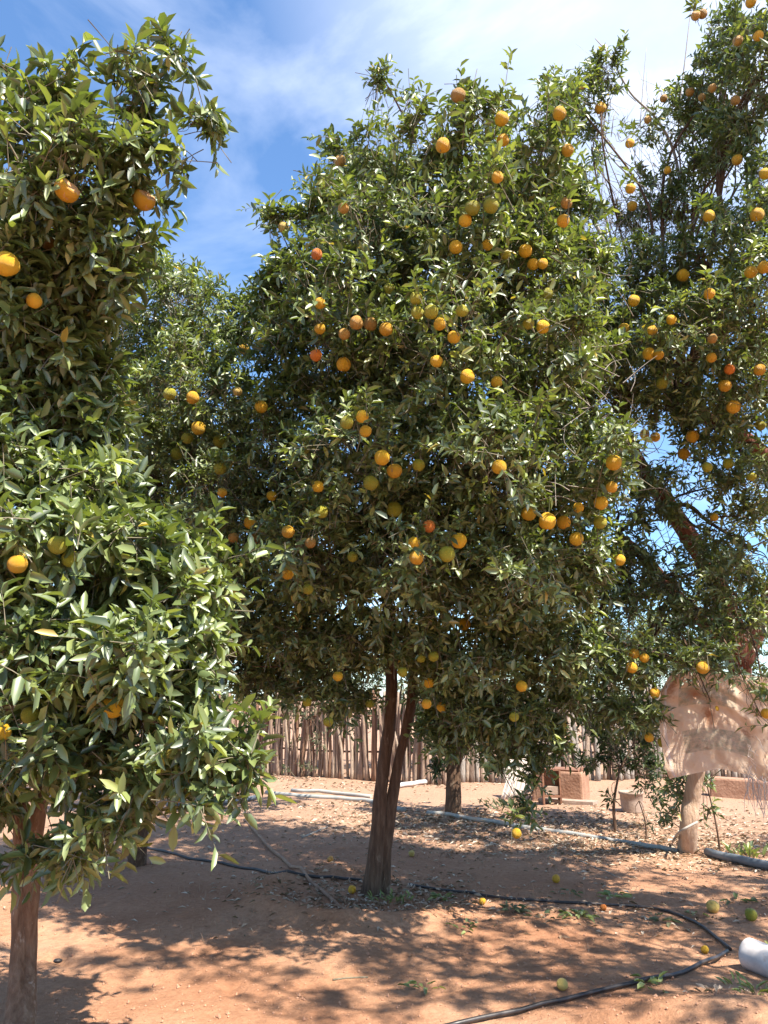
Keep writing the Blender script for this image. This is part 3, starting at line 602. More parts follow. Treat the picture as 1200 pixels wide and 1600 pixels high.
D_B = blobs_world([
 (1075, 560, 5.5, 130, 90, 1.0), (1180, 480, 5.3, 110, 100, 1.0), (985, 540, 5.9, 95, 85, .9), (960, 620, 6.0, 80, 60, .7, .8), (1110, 400, 5.4, 90, 70, .8), (1020, 430, 5.8, 90, 60, .7), (1200, 330, 5.2, 75, 100, .8), (1180, 120, 5.0, 80, 140, .7), (1215, 60, 5.0, 90, 120, .8),
 (1120, 130, 5.5, 60, 80, .55, 1), (1125, 55, 5.4, 42, 60, .4, 1), (1060, 330, 6.0, 60, 60, .5, 1), (1140, 250, 5.4, 60, 70, .5, 1), (1060, 170, 5.8, 50, 60, .4, 1.0), (1085, 240, 5.8, 50, 65, .45, .95), (1030, 300, 6.0, 42, 70, .4, .9), (990, 340, 6.1, 40, 50, .35, .9), (1150, 640, 5.6, 110, 60, .8, .9), (1040, 640, 5.9, 70, 40, .5, .7), (1190, 740, 5.6, 80, 90, .7, 1), (1040, 745, 6.2, 60, 40, .4, .7), (985, 900, 6.3, 70, 50, .5, .9), (1090, 960, 6.0, 70, 50, .5, .8), (1190, 800, 6.2, 70, 60, .5, .9), (900, 960, 8.8, 80, 60, .8, .7), (1000, 990, 9.0, 80, 50, .8, .7), (1100, 950, 8.8, 80, 50, .8, .5), (810, 940, 8.8, 70, 70, .8, .7), (1100, 690, 6.0, 70, 50, .5, .8), (1150, 930, 6.0, 70, 70, .6, .7), (1060, 900, 6.1, 80, 70, .6, .6), (1000, 790, 6.0, 60, 60, .5, .7), (1120, 830, 6.0, 60, 60, .5, .6), (970, 1040, 6.0, 70, 60, .6, .9), (940, 1100, 6.2, 60, 50, .5, .9), (1000, 1120, 6.2, 40, 50, .4, .9), (1120, 760, 5.8, 60, 50, .4, .6), (950, 700, 6.1, 60, 60, .5, .9), (920, 520, 6.1, 70, 90, .6, .9), (900, 640, 6.3, 60, 80, .6, .9), (1060, 800, 6.0, 50, 40, .4, .5), (960, 800, 6.3, 50, 60, .5, .6), (930, 920, 6.2, 50, 60, .5, .8),
 (1180, 860, 5.6, 80, 80, .7, .6), (1080, 1010, 5.8, 90, 45, .6, .7), (990, 960, 6.0, 70, 60, .5, .6), (930, 1000, 6.1, 70, 60, .6, .8), (1170, 980, 5.6, 60, 60, .5, .7), (1010, 1050, 5.9, 60, 40, .4, .9), (1100, 1040, 5.3, 60, 24, .3, .9), (1190, 1060, 5.2, 24, 50, .2, .9), (1190, 1120, 5.2, 14, 30, .15),
 (1040, 900, 6.2, 40, 50, .4, .4), (985, 860, 6.2, 50, 60, .4, .6), (1120, 880, 6.4, 50, 50, .4, .4), (1020, 1110, 5.8, 24, 50, .3, .9), (930, 440, 6.0, 70, 80, .7, .7),
 (900, 160, 5.8, 60, 50, .5, .8), (940, 120, 5.8, 45, 60, .35, 1), (925, 230, 6.0, 40, 60, .4, .5), (860, 140, 5.8, 40, 36, .3, .8), (1012, 200, 5.9, 26, 30, .2, .8), (1110, 1095, 5.2, 14, 14, .1, .7), (1300, 500, 5.8, 120, 300, 1.2, .35), (1080, 560, 7.2, 160, 150, 1.0, .6)])
D_F = [(922, 954, 14, 'o'), (930, 1005, 16, 'o'), (991, 1021, 18, 'o'), (987, 1043, 19, 'o'), (1007, 1028, 13, 'o'), (1098, 1043, 22, 'o'), (1034, 599, 20, 'g'), (1007, 678, 18, 'y'), (1024, 683, 17, 'o'), (1082, 682, 22, 'o'), (1068, 709, 20, 'o'),
 (1105, 730, 18, 'g'), (1138, 724, 19, 'g'), (1146, 636, 23, 'o'), (1133, 603, 21, 'o'), (1140, 577, 18, 'r'), (1187, 578, 20, 'o'), (1188, 665, 18, 'g'), (1116, 808, 14, 'y'), (1175, 745, 15, 'g'), (938, 169, 21, 'o'), (984, 224, 14, 'o'),
 (985, 295, 17, 'o'), (988, 322, 17, 'o'), (1108, 338, 20, 'y'), (1183, 335, 23, 'o'), (1196, 272, 20, 'y'), (1152, 250, 18, 'o'), (1153, 64, 17, 'p'), (1185, 56, 17, 'o'), (1173, 4, 17, 'o'), (1087, 25, 13, 'p'), (1098, 22, 12, 'p'),
 (1037, 154, 14, 'p'), (1078, 144, 15, 'p'), (1097, 152, 14, 'p'), (1113, 138, 14, 'p'), (1149, 157, 16, 'p'), (1012, 187, 13, 'p'), (1043, 266, 14, 'o'), (1067, 430, 21, 'y'), (1108, 459, 19, 'o'), (990, 470, 20, 'y'), (1173, 425, 21, 'y'), (1194, 418, 21, 'o'),
 (1049, 500, 17, 'y'), (975, 514, 19, 'y'), (1019, 517, 18, 'y'), (917, 540, 15, 'r'), (1014, 553, 21, 'y'), (1029, 555, 17, 'o'), (1113, 529, 16, 'p'), (1112, 559, 17, 'o'), (1115, 1107, 18, 'y'), (1023, 1083, 18, 'o'), (1014, 1152, 16, 'o'), (1036, 1160, 18, 'g'), (1197, 1115, 14, 'o'), (907, 136, 14, 'p')]
def d_extra(rng, root):
    mb = MB(); P2 = spline([dB + np.array([0, 0, -.05]), Wp(1076, 1290, 8.0), Wp(1081, 1250, 8.0), Wp(1088, 1205, 7.92), Wp(1090, 1190, 7.9)], 8); mb.tube(P2, np.linspace(.088, .070, len(P2)), 20, 0, .09, 3, 2); mb.build('trunk', [MBARKG], root)['label'] = 'pale tan lower trunk'
    # dead grey limb with its fan of bare twigs against the sky
    mb = MB()
    main = spline([Wp(958, 420, 6.0), Wp(940, 370, 5.95), Wp(925, 340, 5.9), Wp(912, 305, 5.9)], 6); mb.tube(main, np.linspace(0.022, 0.010, len(main)), 8)
    arc = spline([Wp(1065, 300, 6.0), Wp(1052, 235, 5.95), Wp(1025, 185, 5.9), Wp(985, 145, 5.85), Wp(955, 90, 5.8), Wp(930, 60, 5.8)], 6); mb.tube(arc, np.linspace(0.016, 0.004, len(arc)), 7)
    arc2 = spline([Wp(1070, 330, 6.0), Wp(1060, 200, 5.9), Wp(1072, 80, 5.8), Wp(1080, 10, 5.8)], 6); mb.tube(arc2, np.linspace(0.010, 0.003, len(arc2)), 6)
    arc3 = spline([Wp(1000, 200, 5.95), Wp(1005, 130, 5.9), Wp(1010, 75, 5.9)], 6); mb.tube(arc3, np.linspace(0.005, 0.002, len(arc3)), 5)
    mb.build('branch', [MDEAD], root)
    mb = MB()
    for k in range(120):
        s = (Wp(rng.uniform(930, 1010), rng.uniform(330, 470), 6.1) if k < 70 else Wp(rng.uniform(940, 1120), rng.uniform(150, 420), 6.0))
        a = rng.uniform(-2.6, -0.3) if k < 70 else rng.uniform(-2.9, 0.1); Ln_ = rng.uniform(0.25, 0.7)
        d = np.array([math.cos(a), rng.uniform(-.4, .4), -math.sin(a)]); e = s + d*Ln_; m_ = (s+e)/2 + rng.normal(size=3)*0.07
        pp = spline([s, s*.7+e*.3+rng.normal(size=3)*.04, m_, e], 3); mb.tube(pp, np.linspace(0.0045, 0.0014, len(pp)), 4, cap=False)
        for q in range(3):
            j = pp[rng.integers(2, len(pp)-1)]; e2 = j + (d+rng.normal(size=3)*0.6)*rng.uniform(.08, .25); mb.tube([j, e2], [0.0018, 0.0008], 3, cap=False)
    mb.build('dead_twigs', [MDEAD], root)['kind'] = 'stuff'
    mb = MB()
    for k in range(70):
        s = Wp(rng.uniform(820, 1000), rng.uniform(420, 800), 4.4 if k % 2 else 5.4)
        a = rng.uniform(-3.0, 0.2); d = np.array([math.cos(a), rng.uniform(-.2, .2), -math.sin(a)]); e = s+d*rng.uniform(.15, .4)
        pp = spline([s, (s+e)/2+rng.normal(size=3)*0.03, e], 3); mb.tube(pp, np.linspace(0.0028, 0.001, len(pp)), 4, cap=False)
    for k in range(60):
        s = Wp(rng.uniform(960, 1090), rng.uniform(700, 900), 6.3)
        a = rng.uniform(-3.0, 0.2); d = np.array([math.cos(a), rng.uniform(-.2, .2), -math.sin(a)]); e = s+d*rng.uniform(.15, .5)
        pp = spline([s, (s+e)/2+rng.normal(size=3)*0.04, e], 3); mb.tube(pp, np.linspace(0.004, 0.001, len(pp)), 4, cap=False)
    mb.build('bare_twigs', [MDEAD], root)['kind'] = 'stuff'
make_tree('orange_tree', 'tall orange tree at the right edge with thick red-brown leaning limbs and dead twigs', dB, D_tr, D_B, D_F, 14, 140, MBARKR, leaf_len=0.075, lod=1, per=9,
          forks=[D_tr[0][0][3], D_tr[0][0][5], D_tr[0][0][7], D_tr[0][0][9], D_tr[1][0][2], D_tr[1][0][4], D_tr[2][0][2], D_tr[2][0][4], D_tr[2][0][5]], limb_r=0.028, group='orange trees of the orchard', extra=d_extra, gap=0.08, dflt=5.6, limb_m=MBARK, shoot=120, holes=.7)

# ------------------------------------------------------------------ off to the right and overhead: the neighbour that shades the foreground
def raw_blobs(L_): return [(np.array(c, float), np.array(r, float), d) for c, r, d in L_]
nB = np.array([3.9, 3.0, float(gh(3.9, 3.0))])
N_tr = [([nB, nB+np.array([-.05, .05, 1.0]), nB+np.array([-.1, .1, 2.2]), nB+np.array([-.3, -.1, 3.4]), nB+np.array([-.9, -.6, 4.8])], [0.11, 0.09, 0.08, 0.06, 0.03], 0.1, 3)]
N_B = raw_blobs([((2.95, 3.2, 4.2), (.7, .6, .5), .7), ((3.6, 2.5, 4.4), (.8, .7, .5), .7), ((3.3, 4.0, 4.5), (.7, .6, .5), .7), ((4.3, 3.8, 3.8), (.8, .8, .8), .7), ((2.7, 2.5, 4.6), (.6, .5, .4), .7), ((3.5, 3.2, 3.3), (.8, .6, .6), .6), ((2.4, 3.0, 4.9), (.5, .5, .3), .6), ((2.2, 2.2, 5.2), (.5, .5, .3), .55), ((1.4, 2.4, 5.6), (.6, .5, .3), .5), ((0.5, 2.3, 5.6), (.6, .5, .3), .45)])
make_tree('orange_tree', 'orange tree just outside the right edge whose high crown throws dappled shade on the foreground', nB, N_tr, N_B, [], 21, 64, MBARK, leaf_len=0.085, lod=2, per=9, limb_r=0.015, group='orange trees of the orchard', subs=4, holes=0.25, forks=[N_tr[0][0][3], N_tr[0][0][4]])

nB = np.array([6.0, 4.6, float(gh(6.0, 4.6))])
make_tree('orange_tree', 'orange tree outside the right edge beside the one with the sack', nB, [([nB, nB+np.array([-.05, .05, 1.2]), nB+np.array([-.2, .1, 2.4])], [0.11, 0.09, 0.07], 0.1, 3)],
          raw_blobs([((5.6, 4.4, 3.6), (1.1, 1.1, 1.0), .6), ((4.6, 4.3, 4.2), (.8, .8, .6), .55), ((5.4, 5.4, 3.4), (1, 1, 1), .55), ((4.6, 3.6, 4.8), (.8, .7, .4), .5), ((6.6, 5.6, 3.2), (1, 1.2, 1.1), .6), ((6.0, 6.6, 3.4), (.9, 1, .9), .5), ((7.2, 7.4, 3.0), (1, 1, 1.1), .5)]),
          [], 22, 70, MBARK, leaf_len=0.085, lod=2, per=9, limb_r=0.02, group='orange trees of the orchard', subs=3)
# ------------------------------------------------------------------ small trees and bushes near the fence
def small_tree(label, base, trunk_pts, trunk_r, blobs, seed, dens=90, leaf_m=None, ll=0.09, bark_m=MBARK, fruits=(), cat='tree', name='citrus_tree', gap=0.05, group=None, lod=2, limb_r=0.014, droop=0.0, per=9, wfac=0.4, inner=0.15, flute=0.08, dflt=9):
    tr = [(trunk_pts, trunk_r, flute, 3)]
    return make_tree(name, label, base, tr, blobs_world(blobs) if blobs and len(blobs[0]) > 3 and not isinstance(blobs[0][0], tuple) else raw_blobs(blobs), list(fruits), seed, dens, bark_m, leaf_m, ll, lod, per, gap, None, limb_r, group, droop, inner, None, dflt, subs=4, wfac=wfac)
b = G(709, 1270)
small_tree('small dark-leaved tree with a short thick stump trunk behind the main tree', b, [b+np.array([0, 0, -.05]), Wp(708, 1225, b[1]), Wp(712, 1185, b[1]), Wp(735, 1150, b[1])], [0.11, 0.095, 0.09, 0.07],
           [(700, 1150, b[1], 70, 50, .6), (760, 1140, b[1], 60, 60, .6), (720, 1090, b[1]+.2, 90, 50, .7), (665, 1105, b[1], 40, 60, .5), (690, 1195, b[1], 34, 34, .35, .8), (800, 1110, b[1]+.3, 60, 60, .6), (770, 1190, b[1], 30, 30, .3, .7)], 31, 80, MLEAFD, 0.10)
b = G(1073, 1325) + np.array([0.02, -0.25, 0])
b[2] = gh(b[0], b[1])
small_tree('leafy suckers sprouting around the pale trunk under the hanging sack', b + np.array([.22, 0, 0]), [b+np.array([.22, 0, 0]), b+np.array([.2, 0, .3]), b+np.array([.14, 0, .7])], [0.010, 0.009, 0.006],
           [(1060, 1230, b[1]-.1, 34, 40, .25), (1095, 1215, b[1]-.1, 36, 30, .25), (1105, 1260, b[1]-.15, 22, 34, .18, .9), (1045, 1270, b[1]-.05, 20, 40, .2, .9), (1050, 1200, b[1], 40, 30, .25)], 32, 95, MLEAF, 0.09, cat='shoot', name='sucker_shoot')
b = G(962, 1300)
small_tree('low dark shrub with drooping leaves in front of the grey post fence', b, [b, b+np.array([0, 0, .3]), b+np.array([.1, 0, .7])], [0.02, 0.016, 0.01],
           [(960, 1170, b[1]+.3, 40, 40, .35), (1000, 1190, b[1]+.3, 40, 45, .35), (925, 1190, b[1]+.3, 34, 30, .3, .8), (958, 1245, b[1], 17, 20, .14, 1), (1000, 1140, b[1]+.3, 50, 40, .4), (940, 1130, b[1]+.4, 50, 36, .4), (985, 1105, b[1]+.5, 60, 34, .4), (1015, 1230, b[1]+.2, 26, 40, .25, .7)], 33, 80, MLEAFD, 0.10, cat='shrub', name='dark_shrub')
b = np.array([-3.15, 10.6, float(gh(-3.15, 10.6))])
make_tree('orange_tree', 'dark orange tree filling the gap behind the left trees, in front of the stick fence', b, [([b, b+np.array([0, 0, 1.0]), b+np.array([.1, 0, 2.2])], [0.12, 0.1, 0.07], 0.08, 3)],
          raw_blobs([((-3.3, 10.6, 3.2), (1.5, 1.3, 1.5), .9), ((-2.0, 10.4, 3.1), (1.3, 1.2, 1.3), .9), ((-.9, 10.6, 2.8), (1.1, 1.1, 1.0), .9), ((-4.4, 10.6, 3.0), (1.4, 1.2, 1.4), .7), ((-2.4, 10.6, 4.3), (1.2, 1.1, 1.0), .8), ((-2.9, 10.7, 5.3), (1.4, 1.1, .9), .8), ((-1.3, 10.7, 4.2), (1.1, 1.1, 1.1), .8)]),
          [], 23, 45, MBARK, leaf_len=0.10, lod=2, per=9, limb_r=0.04, group='orange trees of the orchard', subs=3, holes=.5)
b = G(1010, 1312)
small_tree('thin dry brown bush on the littered soil left of the pale trunk', b, [b, b+np.array([0, 0, .2]), b+np.array([-.05, 0, .4])], [0.01, 0.008, 0.005],
           [(1010, 1280, b[1], 26, 26, .25, .5), (990, 1290, b[1], 18, 16, .2, .5)], 34, 70, MDRY, 0.06, cat='bush', name='dry_bush', per=5)
b = G(470, 1215)
small_tree('thin grey-green creeper climbing over the stick fence', b, [b, b+np.array([.1, 0, .7]), b+np.array([.15, .1, 1.3])], [0.02, 0.016, 0.01],
           [(470, 1110, b[1]-.1, 40, 30, .25, .6), (500, 1150, b[1]-.2, 22, 40, .2, .6), (480, 1195, b[1]-.3, 20, 26, .2, .5), (455, 1200, b[1]-.3, 30, 18, .2, .5), (540, 1085, b[1], 50, 22, .3, .6), (600, 1075, b[1], 40, 22, .3, .6)], 35, 80, MLEAFG, 0.07, cat='creeper', name='creeper', per=8)
for k, (x, y, zz, rx, rz, kind, lab) in enumerate([(a, b_, c_*1.25, d_*1.05, e_*1.25, f_, g_) for (a, b_, c_, d_, e_, f_, g_) in [
    (-6.5, 19, 1.6, 2.2, 1.6, 0, 'dark rounded tree beyond the stick fence, farthest left'), (-2.5, 18, 1.5, 1.8, 1.3, 1, 'grey-green bushy tree beyond the stick fence, left of the twin trunk'),
    (0.4, 17.5, 1.5, 1.6, 1.3, 1, 'grey-green bushy tree directly behind the twin trunk, beyond the stick fence'), (3.1, 18, 1.4, 1.8, 1.3, 0, 'dark low tree beyond the gap between the two fences'),
    (6.2, 19, 1.5, 2.0, 1.3, 0, 'dark low tree beyond the grey post fence'), (10, 20, 1.7, 2.4, 1.4, 0, 'wide dark tree beyond the yard at right behind the sack')]]):
    g0 = np.array([x, y, float(gh(x, y))])
    make_tree('background_tree', lab, g0, [([g0, g0+np.array([.1, 0, .6]), g0+np.array([0, 0, 1.3])], [0.12, 0.1, 0.07], 0.08, 3)],
              raw_blobs([((x, y, zz), (rx, 1.4, rz*.8), .9), ((x+rx*.5, y-.4, zz*.9), (rx*.6, 1, rz*.7), .9), ((x-rx*.5, y-.3, zz*.85), (rx*.6, 1, rz*.7), .9), ((x+.2*rx, y, zz*1.25), (rx*.5, 1, rz*.6), .8)]),
              [], 50+k, 26, MBARK, MLEAFG if kind else MLEAFD, 0.15, 2, 9, 0.05, None, 0.04, 'trees beyond the fence', subs=3, backkeep=0.4)

# ------------------------------------------------------------------ stake fences
def fence(name, label, p0, p1, n, hmin, hmax, rmin, rmax, mats, seed, depthj=0.05):
    rs = random.Random(seed); p0 = np.array(p0); p1 = np.array(p1); mid = (p0+p1)/2
    root = thing(name, label, 'fence', mid); dv = (p1-p0)[:2]; L_ = np.linalg.norm(dv); nrm = np.array([-dv[1], dv[0]])/L_
    for k in range(n):
        t = (k+rs.uniform(-.3, .3))/(n-1); q = p0*(1-t)+p1*t; j = rs.uniform(-depthj, depthj); x, y = q[0]+nrm[0]*j, q[1]+nrm[1]*j; z = float(gh(x, y))
        h = rs.uniform(hmin, hmax); r = rs.uniform(rmin, rmax); lean = rs.gauss(0, 0.085); b = np.array([x, y, z-.05]); wv = rs.uniform(-.02, .02)
        pts = spline([b, b+np.array([lean*.3+wv, 0, h*.35]), b+np.array([lean*.7-wv, rs.uniform(-.02, .02), h*.7]), b+np.array([lean, rs.uniform(-.03, .03), h])], 3)
        mb = MB(); mb.tube(pts, [r*(1-.35*i/(len(pts)-1)) for i in range(len(pts))], 7, 0, 0.12, 2, rs.random()*6)
        mb.build('stake', [mats[rs.randrange(len(mats))]], root, b)
    for hh in (0.5, 1.15):
        mb = MB(); pts = [p0*(1-t)+p1*t + np.array([nrm[0]*.09, nrm[1]*.09, hh+.02*math.sin(9*t)]) for t in np.linspace(0, 1, 14)]
        mb.tube(pts, [0.018]*14, 6); mb.build('rail', [MSTAKE[2]], root)
    return root
fl, fr_ = flat(318, 1202), flat(697, 1228)
fence('stick_fence', 'fence of thin uneven brown sticks behind the twin trunk', (fl[0], fl[1], 0), (fr_[0], fr_[1], 0), 98, 1.35, 1.72, 0.027, 0.046, [MSTAKE[0], MSTAKE[1], MSTAKE[2], MSTAKE[0]], 5)
f2, f3 = flat(705, 1226), flat(1245, 1214)
fence('post_fence', 'fence of thicker weathered grey posts at right behind the clay block', (f2[0], f2[1]+.3, 0), (f3[0], f3[1], 0), 92, 1.35, 1.85, 0.038, 0.064, [MSTAKE[3], MSTAKE[1], MSTAKE[4], MSTAKE[3]], 6, 0.08)

# ------------------------------------------------------------------ yard things by the fence
MCLAY = simple('clay_render', [(0.3, (0.26, 0.14, 0.09)), (0.6, (0.36, 0.21, 0.14)), (0.8, (0.42, 0.28, 0.20))], 5, 0.92, 0.5, 30, dist=0.02, spec=0.15)
MRUST = simple('rusty_metal', [(0.3, (0.12, 0.05, 0.03)), (0.6, (0.25, 0.12, 0.07)), (0.8, (0.36, 0.22, 0.15))], 14, 0.8, 0.2)
MSHEET = simple('corrugated_sheet', [(0.3, (0.50, 0.42, 0.36)), (0.6, (0.62, 0.54, 0.47)), (0.85, (0.42, 0.28, 0.20))], 4, 0.6, 0.1, spec=0.4)
MCONC = simple('old_concrete', [(0.3, (0.26, 0.18, 0.13)), (0.7, (0.40, 0.30, 0.24))], 12, 0.9, 0.4, 50)
MPVC = simple('dusty_grey_pvc', [(0.3, (0.22, 0.24, 0.23)), (0.55, (0.34, 0.34, 0.32)), (0.7, (0.46, 0.34, 0.25))], 6, 0.7, 0.1)
MPVCB = simple('dark_blue_grey_pipe', [(0.3, (0.07, 0.09, 0.11)), (0.7, (0.16, 0.18, 0.20))], 7, 0.55, 0.1)
MHOSE = simple('black_hose', [(0.35, (0.018, 0.015, 0.014)), (0.65, (0.05, 0.04, 0.036)), (0.85, (0.16, 0.10, 0.07))], 9, 0.42, 0.1, spec=0.5)
MWHITE = simple('white_pvc', [(0.3, (0.42, 0.38, 0.37)), (0.55, (0.56, 0.52, 0.50)), (0.7, (0.38, 0.27, 0.20))], 9, 0.6, 0.05)
MSTICK = simple('dry_stick', [(0.3, (0.22, 0.12, 0.07)), (0.7, (0.38, 0.24, 0.16))], 12, 0.85, 0.4, 60)

# clay block (low rendered wall) with rusty box leaning on it
p0 = G(846, 1252); p1 = G(926, 1256); c = (p0+p1)/2; wd = np.linalg.norm(p1-p0); zc = depth(c); hgt = 46/F*zc
root = thing('clay_block', 'low reddish clay-rendered block in front of the grey posts', 'block', c)
mb = MB(); ang = math.atan2(p1[1]-p0[1], p1[0]-p0[0]); mb.box((c[0], c[1]+.3, hgt/2-.03), (wd, .5, hgt+.06), ang, 0, 0.015); o = mb.build('body', [MCLAY], root)
bv = o.modifiers.new('bevel', 'BEVEL'); bv.width = 0.03; bv.segments = 2
mb = MB(); mb.box((c[0]-.02, c[1]+.3, hgt+.018), (wd*.9, .42, .03), ang, 0, 0.008); mb.build('lid', [MRUST], root)
mb = MB(); mb.box((c[0], c[1]-.1, .025), (wd*1.05, .3, .06), ang, 0, 0.01); mb.build('footing', [MCONC], root)
q = G(861, 1256); zq = depth(q)
root = thing('feed_box', 'rusty open box standing against the left end of the clay block', 'box', q)
w_, h_ = 26/F*zq, 52/F*zq
mb = MB()
for sx in (-1, 1): mb.box((q[0]+sx*w_/2, q[1]-.06, h_/2), (.025, .14, h_), 0, 0, .004)
mb.box((q[0], q[1]-.06, h_), (w_+.03, .14, .025)); mb.box((q[0], q[1]-.0, h_*.75), (w_, .02, h_*.5)); mb.box((q[0], q[1]-.06, h_*.25), (w_, .14, .03))
mb.build('frame', [MRUST], root)
mb = MB(); mb.box((q[0], q[1]-.06, h_*.42), (w_*.8, .1, h_*.22), 0, 0, .01); mb.build('contents', [MCONC], root)
# corrugated sheet leaning
q0, q1 = G(782, 1250), G(822, 1249); zq = depth(q0); hh = 66/F*zq
nn_, mm_ = 48, 6; V = []; dx = (q1-q0)
for j in range(mm_+1):
    for i in range(nn_+1):
        a = i/nn_; b_ = j/mm_; base = q0+dx*a
        V.append(base + np.array([0.36*b_*hh + 0.012*math.sin(b_*5), .018*math.sin(a*2*math.pi*5.5) + .35*b_*hh, b_*hh*(.96+.05*a)]))
Ff = [((j*(nn_+1)+i), (j*(nn_+1)+i+1), ((j+1)*(nn_+1)+i+1), ((j+1)*(nn_+1)+i)) for j in range(mm_) for i in range(nn_)]
me = mesh_np('corrugated_sheet', np.array(V)-q0, [k for f in Ff for k in f], [4]*len(Ff), [MSHEET])
o = link('corrugated_sheet', me, None, Vector(q0)); sm = o.modifiers.new('thick', 'SOLIDIFY'); sm.thickness = 0.006
tag(o, 'pale corrugated sheet leaning beside the clay block', 'sheet')
# concrete tub
q = G(988, 1268); zq = depth(q); mb = MB(); r_ = 17/F*zq; h_ = 30/F*zq
prof = [(r_*.9, 0), (r_, h_*.5), (r_*1.02, h_*.86), (r_*1.12, h_*.88), (r_*1.12, h_), (r_*.98, h_), (r_*.9, h_*.6), (0.01, h_*.5)]
seg = 24; V = []; Ff = []
for (rr, z) in prof:
    for k in range(seg): V.append((rr*math.cos(2*math.pi*k/seg), rr*math.sin(2*math.pi*k/seg), z))
for i in range(len(prof)-1):
    for k in range(seg): Ff.append((i*seg+k, i*seg+(k+1) % seg, (i+1)*seg+(k+1) % seg, (i+1)*seg+k))
o = link('water_tub', mesh_np('water_tub', V, [k for f in Ff for k in f], [4]*len(Ff), [MCONC]), None, Vector(q)); tag(o, 'small pale concrete tub on the ground between the shrub and the pale trunk', 'tub')
# low brown wall far right
q0, q1 = G(1112, 1243), G(1260, 1252); c = (q0+q1)/2; zq = depth(c); h_ = 28/F*zq; wd = np.linalg.norm(q1-q0)
mb = MB(); mb.box((0, 0, h_/2-.03), (wd, .35, h_+.06), math.atan2(q1[1]-q0[1], q1[0]-q0[0]), 0, .02); o = mb.build('low_wall', [MCLAY], None); o.location = c
tag(o, 'low brown earth wall at far right behind the sack', 'wall'); bv = o.modifiers.new('bevel', 'BEVEL'); bv.width = .03; bv.segments = 2

# ------------------------------------------------------------------ pipes, hoses, sticks on the ground
def lay(name, label, cat, pix, r, m, seg=10, lift=0.0, hollow=False, group=None, step=3, parts=None):
    P = [G(x, y) for x, y in pix]; P = spline(P, step)
    P = [np.array([p[0], p[1], float(gh(p[0], p[1]))+np.min(r)*0.85+lift]) for p in P]
    org = P[len(P)//2]
    mb = MB(); rr = [r]*len(P) if np.isscalar(r) else np.linspace(r[0], r[1], len(P)); mb.tube(P, rr, seg); o = mb.build(name, [m], None, org)
    return tag(o, label, cat, group)
lay('water_pipe', 'pale grey pipe on the sunlit strip left of the twin trunk', 'pipe', [(416, 1240), (470, 1246), (530, 1249), (590, 1256), (632, 1268)], 0.032, MPVC, lift=-.008)
lay('water_pipe', 'shorter grey pipe lying just behind the pale one, left of the twin trunk', 'pipe', [(455, 1237), (520, 1241), (580, 1247)], 0.028, MPVC)
lay('water_pipe', 'long grey pipe running from the stump trunk to the pale trunk', 'pipe', [(668, 1272), (720, 1277), (780, 1287), (850, 1299), (910, 1308), (985, 1320), (1060, 1333)], 0.028, MPVC, lift=-.008)
lay('water_pipe', 'dark blue-grey pipe at the right edge on the littered soil', 'pipe', [(1105, 1338), (1150, 1349), (1200, 1360), (1260, 1372)], 0.038, MPVCB, lift=.01)
lay('water_pipe', 'dark pipe under the low leafy branch at left', 'pipe', [(260, 1262), (330, 1260), (400, 1250)], 0.035, MPVCB, lift=.01)
lay('water_pipe', 'short white pipe end by the foot of the stick fence', 'pipe', [(622, 1232), (645, 1229), (672, 1225)], 0.04, MWHITE, lift=.01)
lay('hose', 'thin dark hose crossing the shaded soil left of the twin trunk', 'hose', [(205, 1318), (255, 1331), (320, 1346), (400, 1360), (450, 1366), (520, 1372), (565, 1377)], 0.012, MHOSE)
lay('hose', 'long black hose curving from the twin trunk to the white pipe', 'hose', [(640, 1384), (690, 1393), (760, 1402), (850, 1410), (930, 1415), (1010, 1420), (1060, 1432), (1100, 1452), (1128, 1475), (1142, 1487)], 0.010, MHOSE, lift=.004)
lay('hose', 'glossy black hose with pale stripes in the bottom foreground', 'hose', [(690, 1612), (780, 1591), (880, 1568), (960, 1548), (1030, 1532), (1085, 1516), (1118, 1502), (1137, 1491)], 0.0115, MHOSE, lift=.008)
lay('stick', 'long thin pale stick lying slantwise left of the twin trunk', 'stick', [(382, 1283), (415, 1320), (455, 1357), (500, 1392), (546, 1428)], (0.018, 0.012), MSTICK, 6, .005)
lay('stick', 'thin bare twig on the shaded soil right of the twin trunk', 'stick', [(905, 1345), (935, 1358), (975, 1375)], (0.006, 0.003), MDEAD, 5)
lay('stick', 'short pale stick on the shaded soil near the grey pipe', 'stick', [(472, 1310), (495, 1300), (512, 1293)], (0.012, 0.008), MDEAD, 5)
lay('stick', 'crooked dark twig in the bottom foreground', 'stick', [(520, 1532), (545, 1529), (575, 1528)], (0.006, 0.004), MTWIG, 5)
# thin wire tie on pale trunk
mb = MB(); mb.tube(spline([G(1046, 1317)+np.array([0, -.1, .03]), Wp(1062, 1300, b[1] if False else 7.75), Wp(1090, 1284, 7.7)], 5), [0.012]*11, 6); o = mb.build('pale_stick', [MDEAD], None, G(1050, 1315)); tag(o, 'pale stick leaning across the pale trunk', 'stick')
